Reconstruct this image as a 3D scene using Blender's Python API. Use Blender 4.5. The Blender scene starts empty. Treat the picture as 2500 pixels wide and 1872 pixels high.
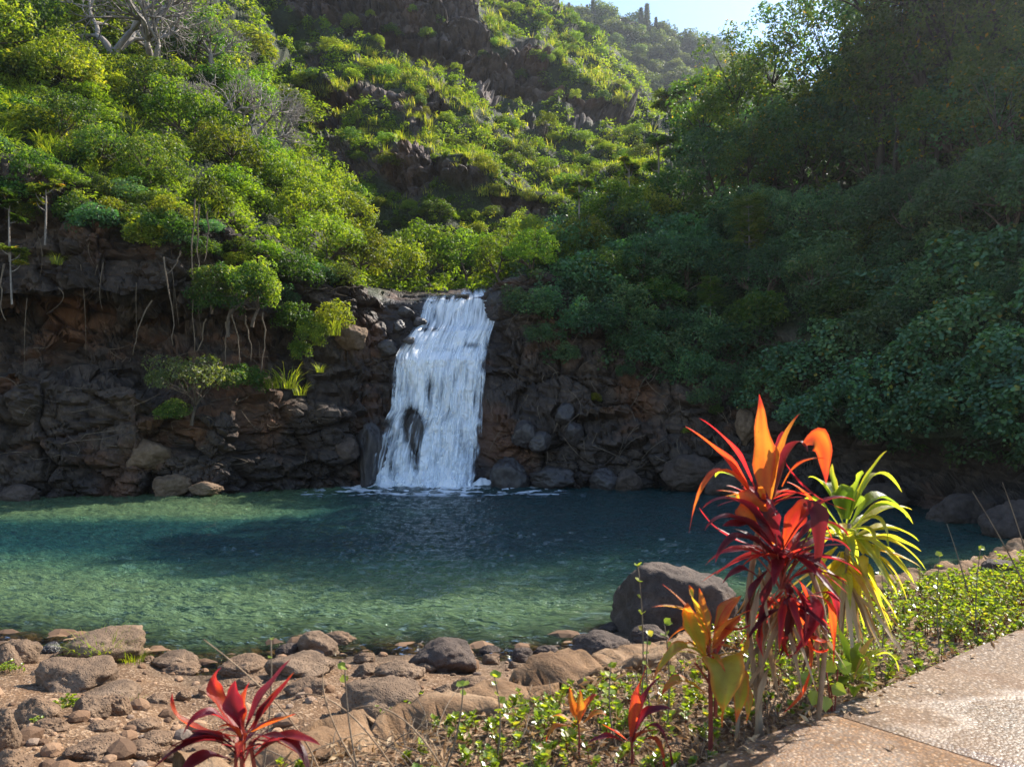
import bpy, math, random
import numpy as np
from mathutils import Vector, Matrix

R = math.radians
F = 796.0            # focal length in 1024-wide pixels
HZ = 415.0           # row of the horizon
CAMZ = 3.2
rng = np.random.default_rng(7)
random.seed(7)
scn = bpy.context.scene
COL = scn.collection

SUN_AZ, SUN_EL = 50.0, 41.0

def at(px, py, Y):
    return np.array([(px - 512.0) / F * Y, Y, CAMZ + (HZ - py) / F * Y])
def Zat(py, Y):
    return CAMZ + (HZ - py) / F * Y
def proj(P):
    P = np.asarray(P)
    return 512 + P[..., 0] / P[..., 1] * F, HZ - (P[..., 2] - CAMZ) / P[..., 1] * F

# ------------------------------------------------------------------ noise
def _h(ix, iy, iz, seed):
    n = (ix.astype(np.int64) * 374761393 + iy.astype(np.int64) * 668265263 + iz.astype(np.int64) * 2147483647 + seed * 974634541) & 0xFFFFFFFF
    n = ((n ^ (n >> 13)) * 1274126177) & 0xFFFFFFFF
    n = ((n ^ (n >> 16)) * 2246822519) & 0xFFFFFFFF
    return ((n ^ (n >> 15)) & 0xFFFFFF) / float(0xFFFFFF)
def vnoise(p, seed=0):
    p = np.asarray(p, float); i = np.floor(p).astype(np.int64); f = p - i; f = f * f * (3 - 2 * f)
    x, y, z = i[..., 0], i[..., 1], i[..., 2]; fx, fy, fz = f[..., 0], f[..., 1], f[..., 2]
    r = 0
    for dx in (0, 1):
        wx = fx if dx else 1 - fx
        for dy in (0, 1):
            wy = fy if dy else 1 - fy
            for dz in (0, 1):
                wz = fz if dz else 1 - fz
                r = r + wx * wy * wz * _h(x + dx, y + dy, z + dz, seed)
    return r * 2 - 1
def fbm(p, oct=4, seed=0, gain=.5):
    a, s, r = 1.0, 0.0, 0
    p = np.asarray(p, float)
    for o in range(oct):
        r = r + a * vnoise(p * (2.03 ** o) + o * 17.3, seed + o); s += a; a *= gain
    return r / s
def worley(p, seed=0):
    """F1, F2, the cell's random number, offset from the cell's point."""
    p = np.asarray(p, float); sh = p.shape[:-1]; p = p.reshape(-1, 3)
    i = np.floor(p).astype(np.int64)
    f1 = np.full(len(p), 9.); f2 = np.full(len(p), 9.); rr = np.zeros(len(p)); off = np.zeros((len(p), 3))
    for dx in (-1, 0, 1):
        for dy in (-1, 0, 1):
            for dz in (-1, 0, 1):
                cx, cy, cz = i[:, 0] + dx, i[:, 1] + dy, i[:, 2] + dz
                q = np.stack([cx + .1 + .8 * _h(cx, cy, cz, seed), cy + .1 + .8 * _h(cx, cy, cz, seed + 1), cz + .1 + .8 * _h(cx, cy, cz, seed + 2)], -1)
                d = p - q; L = np.sqrt((d * d).sum(-1))
                m = L < f1
                f2 = np.where(m, f1, np.minimum(f2, L)); f1 = np.where(m, L, f1)
                rr = np.where(m, _h(cx, cy, cz, seed + 5), rr); off[m] = d[m]
    return f1.reshape(sh), f2.reshape(sh), rr.reshape(sh), off.reshape(sh + (3,))
def sstep(a, b, x):
    t = np.clip((x - a) / (b - a), 0, 1); return t * t * (3 - 2 * t)
def rockdisp(P, s, seed):
    q = np.asarray(P) / s * np.array([1, 1, 1.5])
    w = np.stack([fbm(q * .8, 2, seed + k * 9) for k in range(3)], -1)
    f1, f2, r, off = worley(q + w * .35, seed)
    t = np.stack([_h((r * 1e6).astype(np.int64), (r * 0).astype(np.int64), (r * 0).astype(np.int64), seed + k) - .5 for k in range(3)], -1)
    return (r - .5) * .75 + (off * t).sum(-1) * .9 - .42 * np.exp(-(f2 - f1) / .08)

# ------------------------------------------------------------------ meshes
def np_mesh(name, V, faces=None, tris=None, tint=None, attrs=None, smooth=False, mat=None):
    """faces: (n,k) int array or list of such arrays."""
    V = np.ascontiguousarray(V, dtype=np.float32)
    fl = faces if isinstance(faces, list) else [faces]
    fl = [np.asarray(f, dtype=np.int32) for f in fl if f is not None and len(f)]
    me = bpy.data.meshes.new(name)
    me.vertices.add(len(V)); me.vertices.foreach_set('co', V.ravel())
    nl = sum(f.size for f in fl); nf = sum(len(f) for f in fl)
    me.loops.add(nl); me.loops.foreach_set('vertex_index', np.concatenate([f.ravel() for f in fl]))
    me.polygons.add(nf)
    tot = np.concatenate([np.full(len(f), f.shape[1], np.int32) for f in fl])
    st = np.concatenate([[0], np.cumsum(tot)[:-1]]).astype(np.int32)
    me.polygons.foreach_set('loop_start', st)
    me.polygons.foreach_set('use_smooth', np.full(nf, bool(smooth)))
    for k, v in (attrs or {}).items():
        v = np.asarray(v, np.float32)
        a = me.attributes.new(k, 'FLOAT', 'POINT' if len(v) == len(V) else 'FACE'); a.data.foreach_set('value', v.ravel())
    if tint is not None:
        a = me.attributes.new('tint', 'FLOAT', 'POINT'); a.data.foreach_set('value', np.asarray(tint, np.float32).ravel())
    me.update(calc_edges=True); me.validate()
    if mat: me.materials.append(mat)
    return me

class MB:
    """collects pieces into one mesh"""
    def __init__(s): s.V = []; s.F = {}; s.T = []; s.n = 0
    def add(s, V, F, tint=0.5):
        V = np.asarray(V, float).reshape(-1, 3)
        if not isinstance(F, list): F = [F]
        for f in F:
            f = np.asarray(f, int)
            if f.size: s.F.setdefault(f.shape[1], []).append(f + s.n)
        s.V.append(V); s.T.append(np.broadcast_to(np.asarray(tint, float), (len(V),)).copy()); s.n += len(V)
    def mesh(s, name, mat, smooth=True):
        return np_mesh(name, np.concatenate(s.V), [np.concatenate(v) for v in s.F.values()], tint=np.concatenate(s.T), smooth=smooth, mat=mat)

def grid_faces(nu, nv):
    a = (np.arange(nu - 1)[:, None] * nv + np.arange(nv - 1)[None, :]).ravel()
    return np.stack([a, a + nv, a + nv + 1, a + 1], -1)

def tube(pts, rad, n=6):
    pts = np.asarray(pts, float); m = len(pts); rad = np.broadcast_to(np.asarray(rad, float), (m,))
    T = np.gradient(pts, axis=0); T /= np.linalg.norm(T, axis=1, keepdims=True) + 1e-9
    ref = np.array([.31, .95, .05]) if abs(T[0, 2]) > .8 else np.array([0, 0, 1.])
    U = np.cross(T, ref); U /= np.linalg.norm(U, axis=1, keepdims=True) + 1e-9
    W = np.cross(T, U)
    a = np.linspace(0, 2 * np.pi, n, endpoint=False)
    V = pts[:, None] + rad[:, None, None] * (np.cos(a)[None, :, None] * U[:, None] + np.sin(a)[None, :, None] * W[:, None])
    V = V.reshape(-1, 3)
    i = np.arange(m - 1)[:, None] * n; j = np.arange(n)[None]; k = (j + 1) % n
    Fq = np.stack([i + j, i + k, i + n + k, i + n + j], -1).reshape(-1, 4)
    V = np.concatenate([V, pts[-1:]]); c = len(V) - 1; b = (m - 1) * n
    Ft = np.stack([b + np.arange(n), b + (np.arange(n) + 1) % n, np.full(n, c)], -1)
    return V, [Fq, Ft]

def bez(p0, p1, p2, n):
    t = np.linspace(0, 1, n)[:, None]
    return (1 - t) ** 2 * np.asarray(p0) + 2 * t * (1 - t) * np.asarray(p1) + t * t * np.asarray(p2)

# ------------------------------------------------------------------ objects
def ob(name, me, parent=None, loc=None):
    o = bpy.data.objects.new(name, me); COL.objects.link(o)
    if parent: o.parent = parent
    if loc is not None: o.location = loc
    return o
def empty(name, loc=(0, 0, 0), rz=0):
    o = bpy.data.objects.new(name, None); COL.objects.link(o); o.location = loc; o.rotation_euler.z = rz; o.empty_display_size = .1
    return o
def tag(o, label=None, cat=None, group=None, kind=None):
    if label: o['label'] = label
    if cat: o['category'] = cat
    if group: o['group'] = group
    if kind: o['kind'] = kind
    return o
def copy_tree(o, parent=None):
    c = o.copy(); COL.objects.link(c)
    if parent: c.parent = parent
    for ch in list(o.children): copy_tree(ch, c)
    return c

# ------------------------------------------------------------------ materials
class NT:
    def __init__(s, name):
        s.m = bpy.data.materials.new(name); s.m.use_nodes = True; s.t = s.m.node_tree; s.t.nodes.clear()
        s.out = s.n('ShaderNodeOutputMaterial')
    def n(s, typ, **kw):
        x = s.t.nodes.new(typ)
        for k, v in kw.items(): setattr(x, k, v)
        return x
    def l(s, a, b): s.t.links.new(a, b)
    def put(s, sock, v):
        if hasattr(v, 'node'): s.l(v, sock)
        else: sock.default_value = v
    def geo(s): return s.n('ShaderNodeNewGeometry').outputs['Position']
    def objc(s): return s.n('ShaderNodeTexCoord').outputs['Object']
    def attr(s, name): return s.n('ShaderNodeAttribute', attribute_name=name).outputs['Fac']
    def map(s, vec, scale=(1, 1, 1), loc=(0, 0, 0), rot=(0, 0, 0)):
        x = s.n('ShaderNodeMapping'); s.l(vec, x.inputs[0]); x.inputs['Scale'].default_value = scale; x.inputs['Location'].default_value = loc; x.inputs['Rotation'].default_value = rot
        return x.outputs[0]
    def noise(s, vec, scale=5, detail=4, rough=.55, dist=0, color=False):
        x = s.n('ShaderNodeTexNoise'); s.l(vec, x.inputs['Vector']); x.inputs['Scale'].default_value = scale; x.inputs['Detail'].default_value = detail
        x.inputs['Roughness'].default_value = rough; x.inputs['Distortion'].default_value = dist
        return x.outputs['Color' if color else 'Fac']
    def vor(s, vec, scale=5, feature='F1', out='Distance', rand=1):
        x = s.n('ShaderNodeTexVoronoi', feature=feature); s.l(vec, x.inputs['Vector']); x.inputs['Scale'].default_value = scale; x.inputs['Randomness'].default_value = rand
        return x.outputs[out]
    def ramp(s, fac, stops, interp='LINEAR'):
        x = s.n('ShaderNodeValToRGB'); s.put(x.inputs[0], fac); e = x.color_ramp.elements; x.color_ramp.interpolation = interp
        while len(e) > len(stops): e.remove(e[-1])
        while len(e) < len(stops): e.new(.5)
        for k, (p, c) in enumerate(stops):
            e[k].position = p; e[k].color = (c, c, c, 1) if isinstance(c, (int, float)) else (*c, 1)
        return x.outputs[0]
    def mix(s, fac, a, b, mode='MIX'):
        x = s.n('ShaderNodeMix', data_type='RGBA', blend_type=mode); s.put(x.inputs[0], fac)
        for sock, v in ((x.inputs[6], a), (x.inputs[7], b)):
            if isinstance(v, tuple) and len(v) == 3: v = (*v, 1)
            s.put(sock, v)
        return x.outputs[2]
    def math(s, op, a, b=0.0, c=0.0, clamp=False):
        x = s.n('ShaderNodeMath', operation=op, use_clamp=clamp); s.put(x.inputs[0], a); s.put(x.inputs[1], b); s.put(x.inputs[2], c)
        return x.outputs[0]
    def bump(s, h, strength=.5, dist=.02, normal=None):
        x = s.n('ShaderNodeBump'); s.l(h, x.inputs['Height']); x.inputs['Strength'].default_value = strength; x.inputs['Distance'].default_value = dist
        if normal: s.l(normal, x.inputs['Normal'])
        return x.outputs[0]
    def bsdf(s, color, rough=.7, spec=.3, normal=None, **kw):
        x = s.n('ShaderNodeBsdfPrincipled')
        if isinstance(color, tuple) and len(color) == 3: color = (*color, 1)
        s.put(x.inputs['Base Color'], color); s.put(x.inputs['Roughness'], rough); s.put(x.inputs['Specular IOR Level'], spec)
        if normal: s.l(normal, x.inputs['Normal'])
        for k, v in kw.items(): s.put(x.inputs[k], v)
        return x.outputs[0]
    def done(s, sh):
        s.l(sh, s.out.inputs['Surface']); return s.m

def leafmat(name, stops, trans=.5, tcol=(1.95, 1.95, .5), rough=.48, spec=.3, objvar=.75, huev=.035):
    t = NT(name)
    col = t.ramp(t.attr('tint'), stops)
    if objvar:
        rnd = t.n('ShaderNodeObjectInfo').outputs['Random']
        hs = t.n('ShaderNodeHueSaturation'); t.l(col, hs.inputs['Color'])
        t.l(t.math('MULTIPLY_ADD', rnd, objvar, 1 - objvar * .55), hs.inputs['Value'])
        r2 = t.math('FRACT', t.math('MULTIPLY', rnd, 7.31))
        t.l(t.math('MULTIPLY_ADD', r2, huev * 2, .5 - huev), hs.inputs['Hue'])
        col = hs.outputs[0]
    tc = t.mix(1.0, col, tcol, 'MULTIPLY')
    tr = t.n('ShaderNodeBsdfTranslucent'); t.l(tc, tr.inputs['Color'])
    mx = t.n('ShaderNodeMixShader'); mx.inputs[0].default_value = trans
    t.l(t.bsdf(col, rough, spec), mx.inputs[1]); t.l(tr.outputs[0], mx.inputs[2])
    return t.done(mx.outputs[0])

def rockmat(name, dark, mid, light, scale=1.0, wet=False, veg=None, pits=0.5, rough=.85, stain=None, spec=.25):
    t = NT(name); p = t.geo() if veg is not None or wet else t.objc()
    n1 = t.noise(p, .7 / scale, 5, .6); n2 = t.noise(p, 4.5 / scale, 6, .65); n3 = t.noise(p, 22 / scale, 4, .7)
    c = t.ramp(t.math('ADD', t.math('MULTIPLY', n1, .55), t.math('MULTIPLY', n2, .5)), [(.3, dark), (.52, mid), (.78, light)])
    c = t.mix(t.math('MULTIPLY', n3, .55), c, (.03, .022, .018))
    if stain:
        st = t.ramp(t.noise(p, .45 / scale, 4, .6), [(.52, 0.), (.66, 1.)])
        c = t.mix(t.math('MULTIPLY', st, .75), c, stain)
    li = t.ramp(t.noise(p, 3.2 / scale, 6, .75, 1.2), [(.62, 0.), (.7, 1.)])
    c = t.mix(t.math('MULTIPLY', li, .35), c, tuple(min(1, x * 1.7 + .03) for x in light))
    hgt = t.math('ADD', t.math('MULTIPLY', n2, .8), t.math('MULTIPLY', n3, .45))
    pit = t.ramp(t.vor(p, 26 / scale), [(.12, 0.), (.38, 1.)])
    hgt = t.math('ADD', hgt, t.math('MULTIPLY', pit, pits))
    rg = rough
    if wet:
        w = t.attr('wet'); rg = t.math('MULTIPLY_ADD', w, -.6, rough)
        c = t.mix(t.math('MULTIPLY', w, .5), c, (.025, .022, .026))
    if veg is not None:
        v = t.attr('veg')
        g = t.ramp(t.noise(p, 3, 4), [(.3, (.012, .016, .006)), (.7, (.035, .045, .014))])
        c = t.mix(v, c, g)
    return t.done(t.bsdf(c, rg, spec, t.bump(hgt, .7, .06 * scale)))
# ================================================================== MATERIALS
M = {}
M['cliff'] = rockmat('basalt cliff', (.017, .014, .013), (.06, .045, .036), (.19, .138, .1), 1.6, wet=True, veg=True, stain=(.16, .075, .038))
M['hill'] = rockmat('far basalt', (.03, .023, .021), (.10, .073, .06), (.25, .185, .15), 5, wet=True, veg=True, stain=(.14, .072, .042))
M['rock_tan'] = rockmat('tan boulder', (.085, .05, .03), (.21, .13, .076), (.36, .245, .155), .6, pits=.7)
M['rock_grey'] = rockmat('grey brown boulder', (.075, .047, .03), (.20, .13, .08), (.36, .25, .165), .6, pits=.9)
M['rock_dark'] = rockmat('dark boulder', (.03, .022, .018), (.09, .064, .05), (.2, .145, .11), .6, pits=.7)  # for dark boulders, and shaded ones whose shade is in the colour
M['rock_wet'] = rockmat('wet boulder', (.016, .014, .014), (.05, .042, .04), (.10, .085, .08), .5, rough=.38, spec=.5)
SUNNY = [(0, (.05, .085, .014)), (.45, (.11, .17, .022)), (.8, (.19, .235, .03)), (1, (.29, .28, .06))]
M['leaf_sun'] = leafmat('hillside leaf', SUNNY)
M['leaf_lime'] = leafmat('lime leaf', [(0, (.06, .1, .012)), (.5, (.14, .19, .02)), (1, (.26, .27, .04))])
M['leaf_mid'] = leafmat('mid green leaf', [(0, (.025, .05, .014)), (.5, (.055, .105, .024)), (.9, (.12, .16, .035)), (1, (.2, .19, .06))])
M['leaf_olive'] = leafmat('olive leaf', [(0, (.045, .055, .02)), (.5, (.1, .115, .04)), (1, (.22, .21, .11))], spec=.55)
M['leaf_dark'] = leafmat('shade leaf', [(0, (.028, .062, .034)), (.5, (.066, .128, .06)), (.92, (.12, .185, .07)), (1, (.2, .19, .06))], trans=.4, tcol=(1.4, 1.9, .7))
M['leaf_hau'] = leafmat('heart leaf', [(0, (.03, .075, .045)), (.5, (.07, .15, .078)), (.94, (.12, .215, .08)), (1, (.22, .19, .04))], trans=.33, rough=.5)
M['leaf_cec'] = leafmat('umbrella leaf', [(0, (.03, .06, .015)), (.6, (.07, .12, .025)), (.93, (.12, .16, .03)), (1, (.4, .25, .03))], trans=.5)
M['leaf_blue'] = leafmat('ridge leaf', [(0, (.045, .065, .03)), (.5, (.08, .11, .045)), (1, (.14, .16, .07))])
M['needle'] = leafmat('needle', [(0, (.06, .075, .05)), (1, (.12, .14, .1))], trans=.3)
M['grass'] = leafmat('grass blade', [(0, (.07, .12, .015)), (.5, (.2, .24, .03)), (.85, (.34, .32, .06)), (1, (.42, .34, .15))], trans=.5, objvar=0, rough=.5)
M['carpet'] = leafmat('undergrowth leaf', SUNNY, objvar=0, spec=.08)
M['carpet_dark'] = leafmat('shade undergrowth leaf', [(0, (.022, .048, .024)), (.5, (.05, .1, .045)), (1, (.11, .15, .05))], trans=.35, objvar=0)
def barkmat(name, a, b):
    t = NT(name); p = t.map(t.objc(), (1, 1, .3))
    c = t.ramp(t.noise(p, 14, 5, .65), [(.3, a), (.7, b)])
    return t.done(t.bsdf(c, .85, .2, t.bump(t.noise(p, 22, 5), .6, .03)))
M['bark'] = barkmat('bark', (.05, .036, .026), (.15, .115, .085))
M['bark_dark'] = barkmat('dark bark', (.02, .016, .012), (.07, .055, .042))
M['bark_grey'] = barkmat('grey bark', (.12, .1, .085), (.32, .28, .24))
M['root'] = barkmat('aerial root', (.08, .06, .045), (.22, .17, .12))

# ================================================================== TERRAIN LOFTS
def gsmooth(a, w):
    if w <= 0: return a
    k = np.exp(-.5 * (np.arange(-3 * w, 3 * w + 1) / w) ** 2); k /= k.sum()
    return np.convolve(np.pad(a, 3 * w, mode='edge'), k, mode='valid')
class Loft:
    def __init__(s, pxs, table, nrows, smooth=6):
        cols = sorted(table); nk = len(table[cols[0]])
        Y = np.array([[k[0] for k in table[c]] for c in cols], float)
        Z = np.array([[Zat(k[1], k[0]) for k in table[c]] for c in cols], float)
        Yf = np.stack([gsmooth(np.interp(pxs, cols, Y[:, k]), smooth) for k in range(nk)], 1)
        Zf = np.stack([gsmooth(np.interp(pxs, cols, Z[:, k]), smooth) for k in range(nk)], 1)
        kk = np.concatenate([np.linspace(k, k + 1, n, endpoint=False) for k, n in enumerate(nrows)] + [[nk - 1]])
        k0 = np.minimum(kk.astype(int), nk - 2); f = kk - k0
        Yr = Yf[:, k0] * (1 - f) + Yf[:, k0 + 1] * f; Zr = Zf[:, k0] * (1 - f) + Zf[:, k0 + 1] * f
        u = (pxs - 512) / F
        s.P = np.stack([u[:, None] * Yr, Yr, Zr], -1); s.kk = kk; s.pxs = pxs
    def normals(s):
        du = np.gradient(s.P, axis=0); dv = np.gradient(s.P, axis=1)
        n = np.cross(du, dv); n /= np.linalg.norm(n, axis=-1, keepdims=True) + 1e-9
        s.N = n; return n
    def finish(s):
        s.normals(); s.sx, s.sy = proj(s.P)
        c = (s.P[:-1, :-1] + s.P[1:, :-1] + s.P[1:, 1:] + s.P[:-1, 1:]) / 4
        s.flat = s.P.reshape(-1, 3); s.fx = s.sx.ravel(); s.fy = s.sy.ravel()
    def hit(s, px, py, tol=4.0):
        """frontmost surface point seen near (px, py)"""
        d = np.maximum(abs(s.fx - px), abs(s.fy - py)); t = tol
        while True:
            m = d < t
            if m.any(): break
            t *= 1.6
        i = np.where(m)[0]; j = i[np.argmin(s.flat[i, 1])]
        return s.flat[j], s.N.reshape(-1, 3)[j]
    def mesh(s, name, mat, attrs):
        return np_mesh(name, s.flat, grid_faces(*s.P.shape[:2])[:, ::-1], attrs={k: v.ravel() for k, v in attrs.items()}, smooth=False, mat=mat)

def pxs_for(a, b, fa, fb, fine=2.0, coarse=9.0):
    return np.unique(np.concatenate([np.arange(a, fa, coarse), np.arange(fa, fb, fine), np.arange(fb, b + coarse, coarse)]))

# ---------- the bank: left cliff, the fall's rock step, right bank with the wooded slope behind each
def toe(py, Y): return (Y - .6, HZ + (CAMZ + 1.6) / (Y - .6) * F)
BANK = {
 -420: [(25,517),(25.5,370),(27,365),(27.3,320),(25.5,300),(26.5,130),(35,60),(50,-50),(70,-150),(100,-220)],
 0:   [(30,500),(30.3,378),(32.5,370),(33.4,318),(31.2,292),(31.6,170),(40,112),(52,30),(70,-60),(100,-150)],
 60:  [(30.2,499),(30.5,380),(33,372),(33.9,316),(31.2,290),(31.7,190),(40.5,130),(52.5,55),(70,-30),(98,-120)],
 110: [(30.7,498),(30.8,384),(33.6,374),(34.4,314),(31.2,288),(32.0,205),(41,150),(53,80),(71,0),(97,-90)],
 160: [(31,497.5),(31.0,400),(33.4,385),(34.6,318),(31.6,286),(32.3,212),(41.5,166),(54,95),(72,20),(97,-75)],
 205: [(31,497),(31.2,424),(33,398),(34.9,325),(32.6,292),(33,226),(42,180),(56,110),(73,40),(97,-40)],
 260: [(33,492),(32.7,408),(34.3,388),(35.5,335),(34.2,310),(34.6,250),(43,215),(56,150),(70,100),(92,10)],
 320: [(34.3,489),(34.0,412),(35,396),(36,350),(35.7,325),(36,284),(43,250),(54,215),(64,180),(85,110)],
 365: [(35.2,487.5),(35.2,420),(36,392),(36.6,345),(37,320),(37.6,292),(44,282),(54,272),(62,258),(80,230)],
 400: [(35.7,486),(35.9,430),(36.2,390),(36.6,352),(37.7,336),(38.7,302),(44,296),(54,288),(62,278),(80,255)],
 490: [(35.6,486.5),(35.9,430),(36.1,388),(36.5,350),(37.6,333),(38.6,294),(44,290),(54,283),(62,270),(80,250)],
 505: [(35.0,487),(35.2,430),(35.6,390),(36,355),(36.6,325),(37.2,283),(42,272),(52,262),(60,250),(75,240)],
 540: [(34.8,488),(35.1,430),(35.5,400),(35.9,360),(36.5,328),(37.2,272),(42,258),(50,246),(58,236),(70,232)],
 580: [(34.5,489),(34.6,440),(35.2,405),(35.5,375),(36,345),(37.5,300),(42,245),(48,222),(55,205),(70,195)],
 650: [(34,491),(34,450),(34.8,415),(35,390),(35.6,365),(37,320),(42,262),(48,222),(55,200),(70,192)],
 720: [(33,493),(33,455),(33.7,425),(34,400),(34.5,380),(36,340),(41,270),(47,222),(54,190),(68,182)],
 765: [(32,497),(32.6,466),(33.8,452),(33.5,425),(32.5,400),(34,350),(39,280),(45,225),(52,182),(66,172)],
 850: [(29,505),(30.5,482),(32,462),(31.5,445),(29.3,430),(31,360),(36,282),(43,215),(50,172),(64,158)],
 950: [(25,520),(26.6,490),(28.5,470),(28,455),(25.5,438),(27.5,360),(33,270),(40,195),(47,140),(62,120)],
 1030:[(20,545),(22,512),(24,485),(24,465),(22,445),(24,360),(30,250),(37,165),(45,95),(60,70)],
 1300:[(14,600),(15,540),(17,500),(17,470),(16,450),(18,340),(24,180),(30,60),(40,-50),(60,-80)],
 1800:[(9,700),(10,640),(11,600),(11.5,560),(11.5,530),(13,380),(18,160),(24,0),(32,-100),(50,-130)],
}
BANK = {k: [toe(v[0][1], v[0][0])] + v for k, v in BANK.items()}
BANK0 = dict(BANK)
for _c in list(np.arange(-40, 385, 17)):
    ks = sorted(BANK0); row = [(np.interp(_c, ks, [BANK0[k][i][0] for k in ks]), np.interp(_c, ks, [BANK0[k][i][1] for k in ks])) for i in range(len(BANK0[0]))]
    q = np.random.default_rng(int(_c) + 900); row = [(y + (q.normal() * .45 if i in (2, 3, 5, 6) else 0), py_ + (q.normal() * 9 if i in (2, 3, 4, 5, 6) else 0)) for i, (y, py_) in enumerate(row)]
    BANK[float(_c) + .5] = row
bank = Loft(pxs_for(-420, 1800, -40, 1064, 1.6, 9), BANK, [3, 46, 10, 16, 10, 40, 26, 26, 18, 10], smooth=5)
P = bank.P; N = bank.normals()
kk = bank.kk[None, :] + 0 * P[..., 0]
pxg = bank.pxs[:, None] + 0 * P[..., 0]
rockw = 1 - .75 * sstep(6.0, 6.6, kk)
rockw = rockw * (1 - .55 * sstep(700, 800, pxg) * sstep(2.2, 3, kk))
d = rockdisp(P, 2.3, 11) * 1.0 + rockdisp(P, .95, 31) * .46 + rockdisp(P, .4, 51) * .17 + fbm(P * .35, 4, 3) * .8
infall = sstep(388, 400, pxg) * (1 - sstep(488, 502, pxg)) * sstep(.5, 1.2, kk) * (1 - sstep(6.0, 7., kk))
d = d * rockw * (1 - .72 * infall) + .25 * fbm(P * .12, 3, 8) * (1 - infall)
d = d + sstep(6.3, 7.5, kk) * (fbm(P * .1, 4, 5) * 2.2) * (1 - sstep(330, 400, pxg) * (1 - sstep(520, 600, pxg)))
Nh = N.copy(); Nh[..., 2] *= .35; Nh /= np.linalg.norm(Nh, axis=-1, keepdims=True) + 1e-9
if (Nh[..., 1] > 0).mean() > .5: Nh = -Nh
bank.P = P + Nh * d[..., None]
bank.finish()
veg = sstep(6.0, 6.5, kk) * (1 - sstep(375, 395, pxg) * (1 - sstep(498, 510, pxg)) * (1 - sstep(7.3, 8, kk)))
veg = np.maximum(veg, sstep(760, 830, pxg) * sstep(4.3, 5.2, kk))
wet = np.exp(-((pxg - 440) / 75.) ** 2) * (1 - sstep(6.6, 7.3, kk)) + .55 * np.exp(-(bank.P[..., 2] / .7) ** 2) * (bank.kk[None] < 3)
wet = np.clip(wet + .35 * fbm(P * .6, 3, 77) * (wet > .05), 0, 1)
tag(ob('cliff', bank.mesh('cliff', M['cliff'], {'veg': veg, 'wet': wet})), kind='structure')

# ---------- the tall hill behind the fall with its basalt bands
HC = [250, 300, 350, 400, 450, 500, 550, 600, 640, 680]
HPY = [
 [232, 270, 282, 282, 272, 268, 262, 246, 225, 205],
 [200, 215, 216, 190, 184, 208, 215, 202, 182, 172],
 [170, 180, 180, 142, 154, 180, 195, 185, 165, 155],
 [140, 130, 122, 126, 130, 160, 175, 164, 146, 138],
 [110,  95,  84,  92, 100, 140, 158, 150, 128, 128],
 [ 60,  38,  20,  54,  72,  94, 105, 114, 114, 122],
 [ 20,  -8, -34, -50, -30,  34,  56,  88, 101, 118],
 [-70, -80, -90, -85, -50, -16,   4,  43,  95, 116],
 [-60, -70, -80, -70, -40,   0,  20,  60, 112, 135]]
HY = [56, 62, 63.8, 78, 79.5, 99, 104, 136, 175]
HILL = {c: [(HY[r] * (1 if c < 600 else 1 + (c - 600) / 500), HPY[r][i]) for r in range(9)] for i, c in enumerate(HC)}
HILL[150] = [(y, py + 30) for y, py in HILL[250]]; HILL[760] = [(y * 1.1, py + 45) for y, py in HILL[680]]; HILL[-150] = [(y, py + 60) for y, py in HILL[250]]
hill = Loft(pxs_for(-150, 760, 240, 690, 1.7, 12), HILL, [8, 16, 20, 22, 16, 70, 24, 8], smooth=9)
P = hill.P; N = hill.normals(); kk = hill.kk[None, :] + 0 * P[..., 0]; pxg, pyg = proj(P)
def inpoly(x, y, poly):
    c = np.zeros(x.shape, bool); n = len(poly)
    for i in range(n):
        x1, y1 = poly[i]; x2, y2 = poly[(i + 1) % n]
        if y1 == y2: continue
        m = ((y1 > y) != (y2 > y)) & (x < (x2 - x1) * (y - y1) / (y2 - y1) + x1)
        c ^= m
    return c
CL = [[(285,-60),(473,-60),(478,0),(484,14),(487,28),(498,41),(506,46),(519,30),(530,32),(550,51),(552,68),(565,82),(580,89),(636,99),(633,114),(577,114),(561,103),(536,97),(498,91),(489,103),(471,96),(463,92),(461,72),(438,70),(419,61),(406,51),(387,48),(368,34),(353,18),(330,22),(287,12)],
      [(300,92),(322,94),(353,80),(378,82),(392,89),(406,95),(443,87),(446,110),(429,129),(406,124),(387,118),(353,112),(345,130),(318,128),(300,108)],
      [(396,137),(429,137),(440,150),(451,160),(479,157),(489,176),(460,178),(438,170),(403,160)],
      [(488,185),(522,185),(545,199),(540,214),(527,208),(498,206)]]
def rockmask(x, y):
    w = fbm(np.stack([x / 22., y / 22., 0 * x], -1), 3, 91) * 9; w2 = fbm(np.stack([x / 22., y / 22., 0 * x + 9], -1), 3, 92) * 7
    m = np.zeros(x.shape, bool)
    for i_, p in enumerate(CL): m |= inpoly(x + w, y + w2 - (9 if i_ == 0 else 5), p)
    return m
rm = rockmask(pxg, pyg).astype(float)
tq = (P[..., 2] + .42 * P[..., 0] + 5.5 * fbm(P * .045, 3, 61) + 1.6 * fbm(P * .2, 3, 62)) / 5.8
tf = tq - np.floor(tq); terr = (tf - .5) * (1 - sstep(.86, 1, tf)) - .5 * sstep(.86, 1, tf)
bare = sstep(.02, .22, fbm(np.stack([P[..., 0] * .09, P[..., 1] * .09, np.floor(tq) * 1.7], -1), 3, 63)) * sstep(.12, .3, tf) * (1 - sstep(.7, .84, tf))
vis_ = (pyg > -70)
rm = np.maximum(rm, bare * (pxg < 560) * (pyg < 250))
for _ in range(2): rm = (rm + np.roll(rm, 1, 0) + np.roll(rm, -1, 0) + np.roll(rm, 1, 1) + np.roll(rm, -1, 1)) / 5
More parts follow.
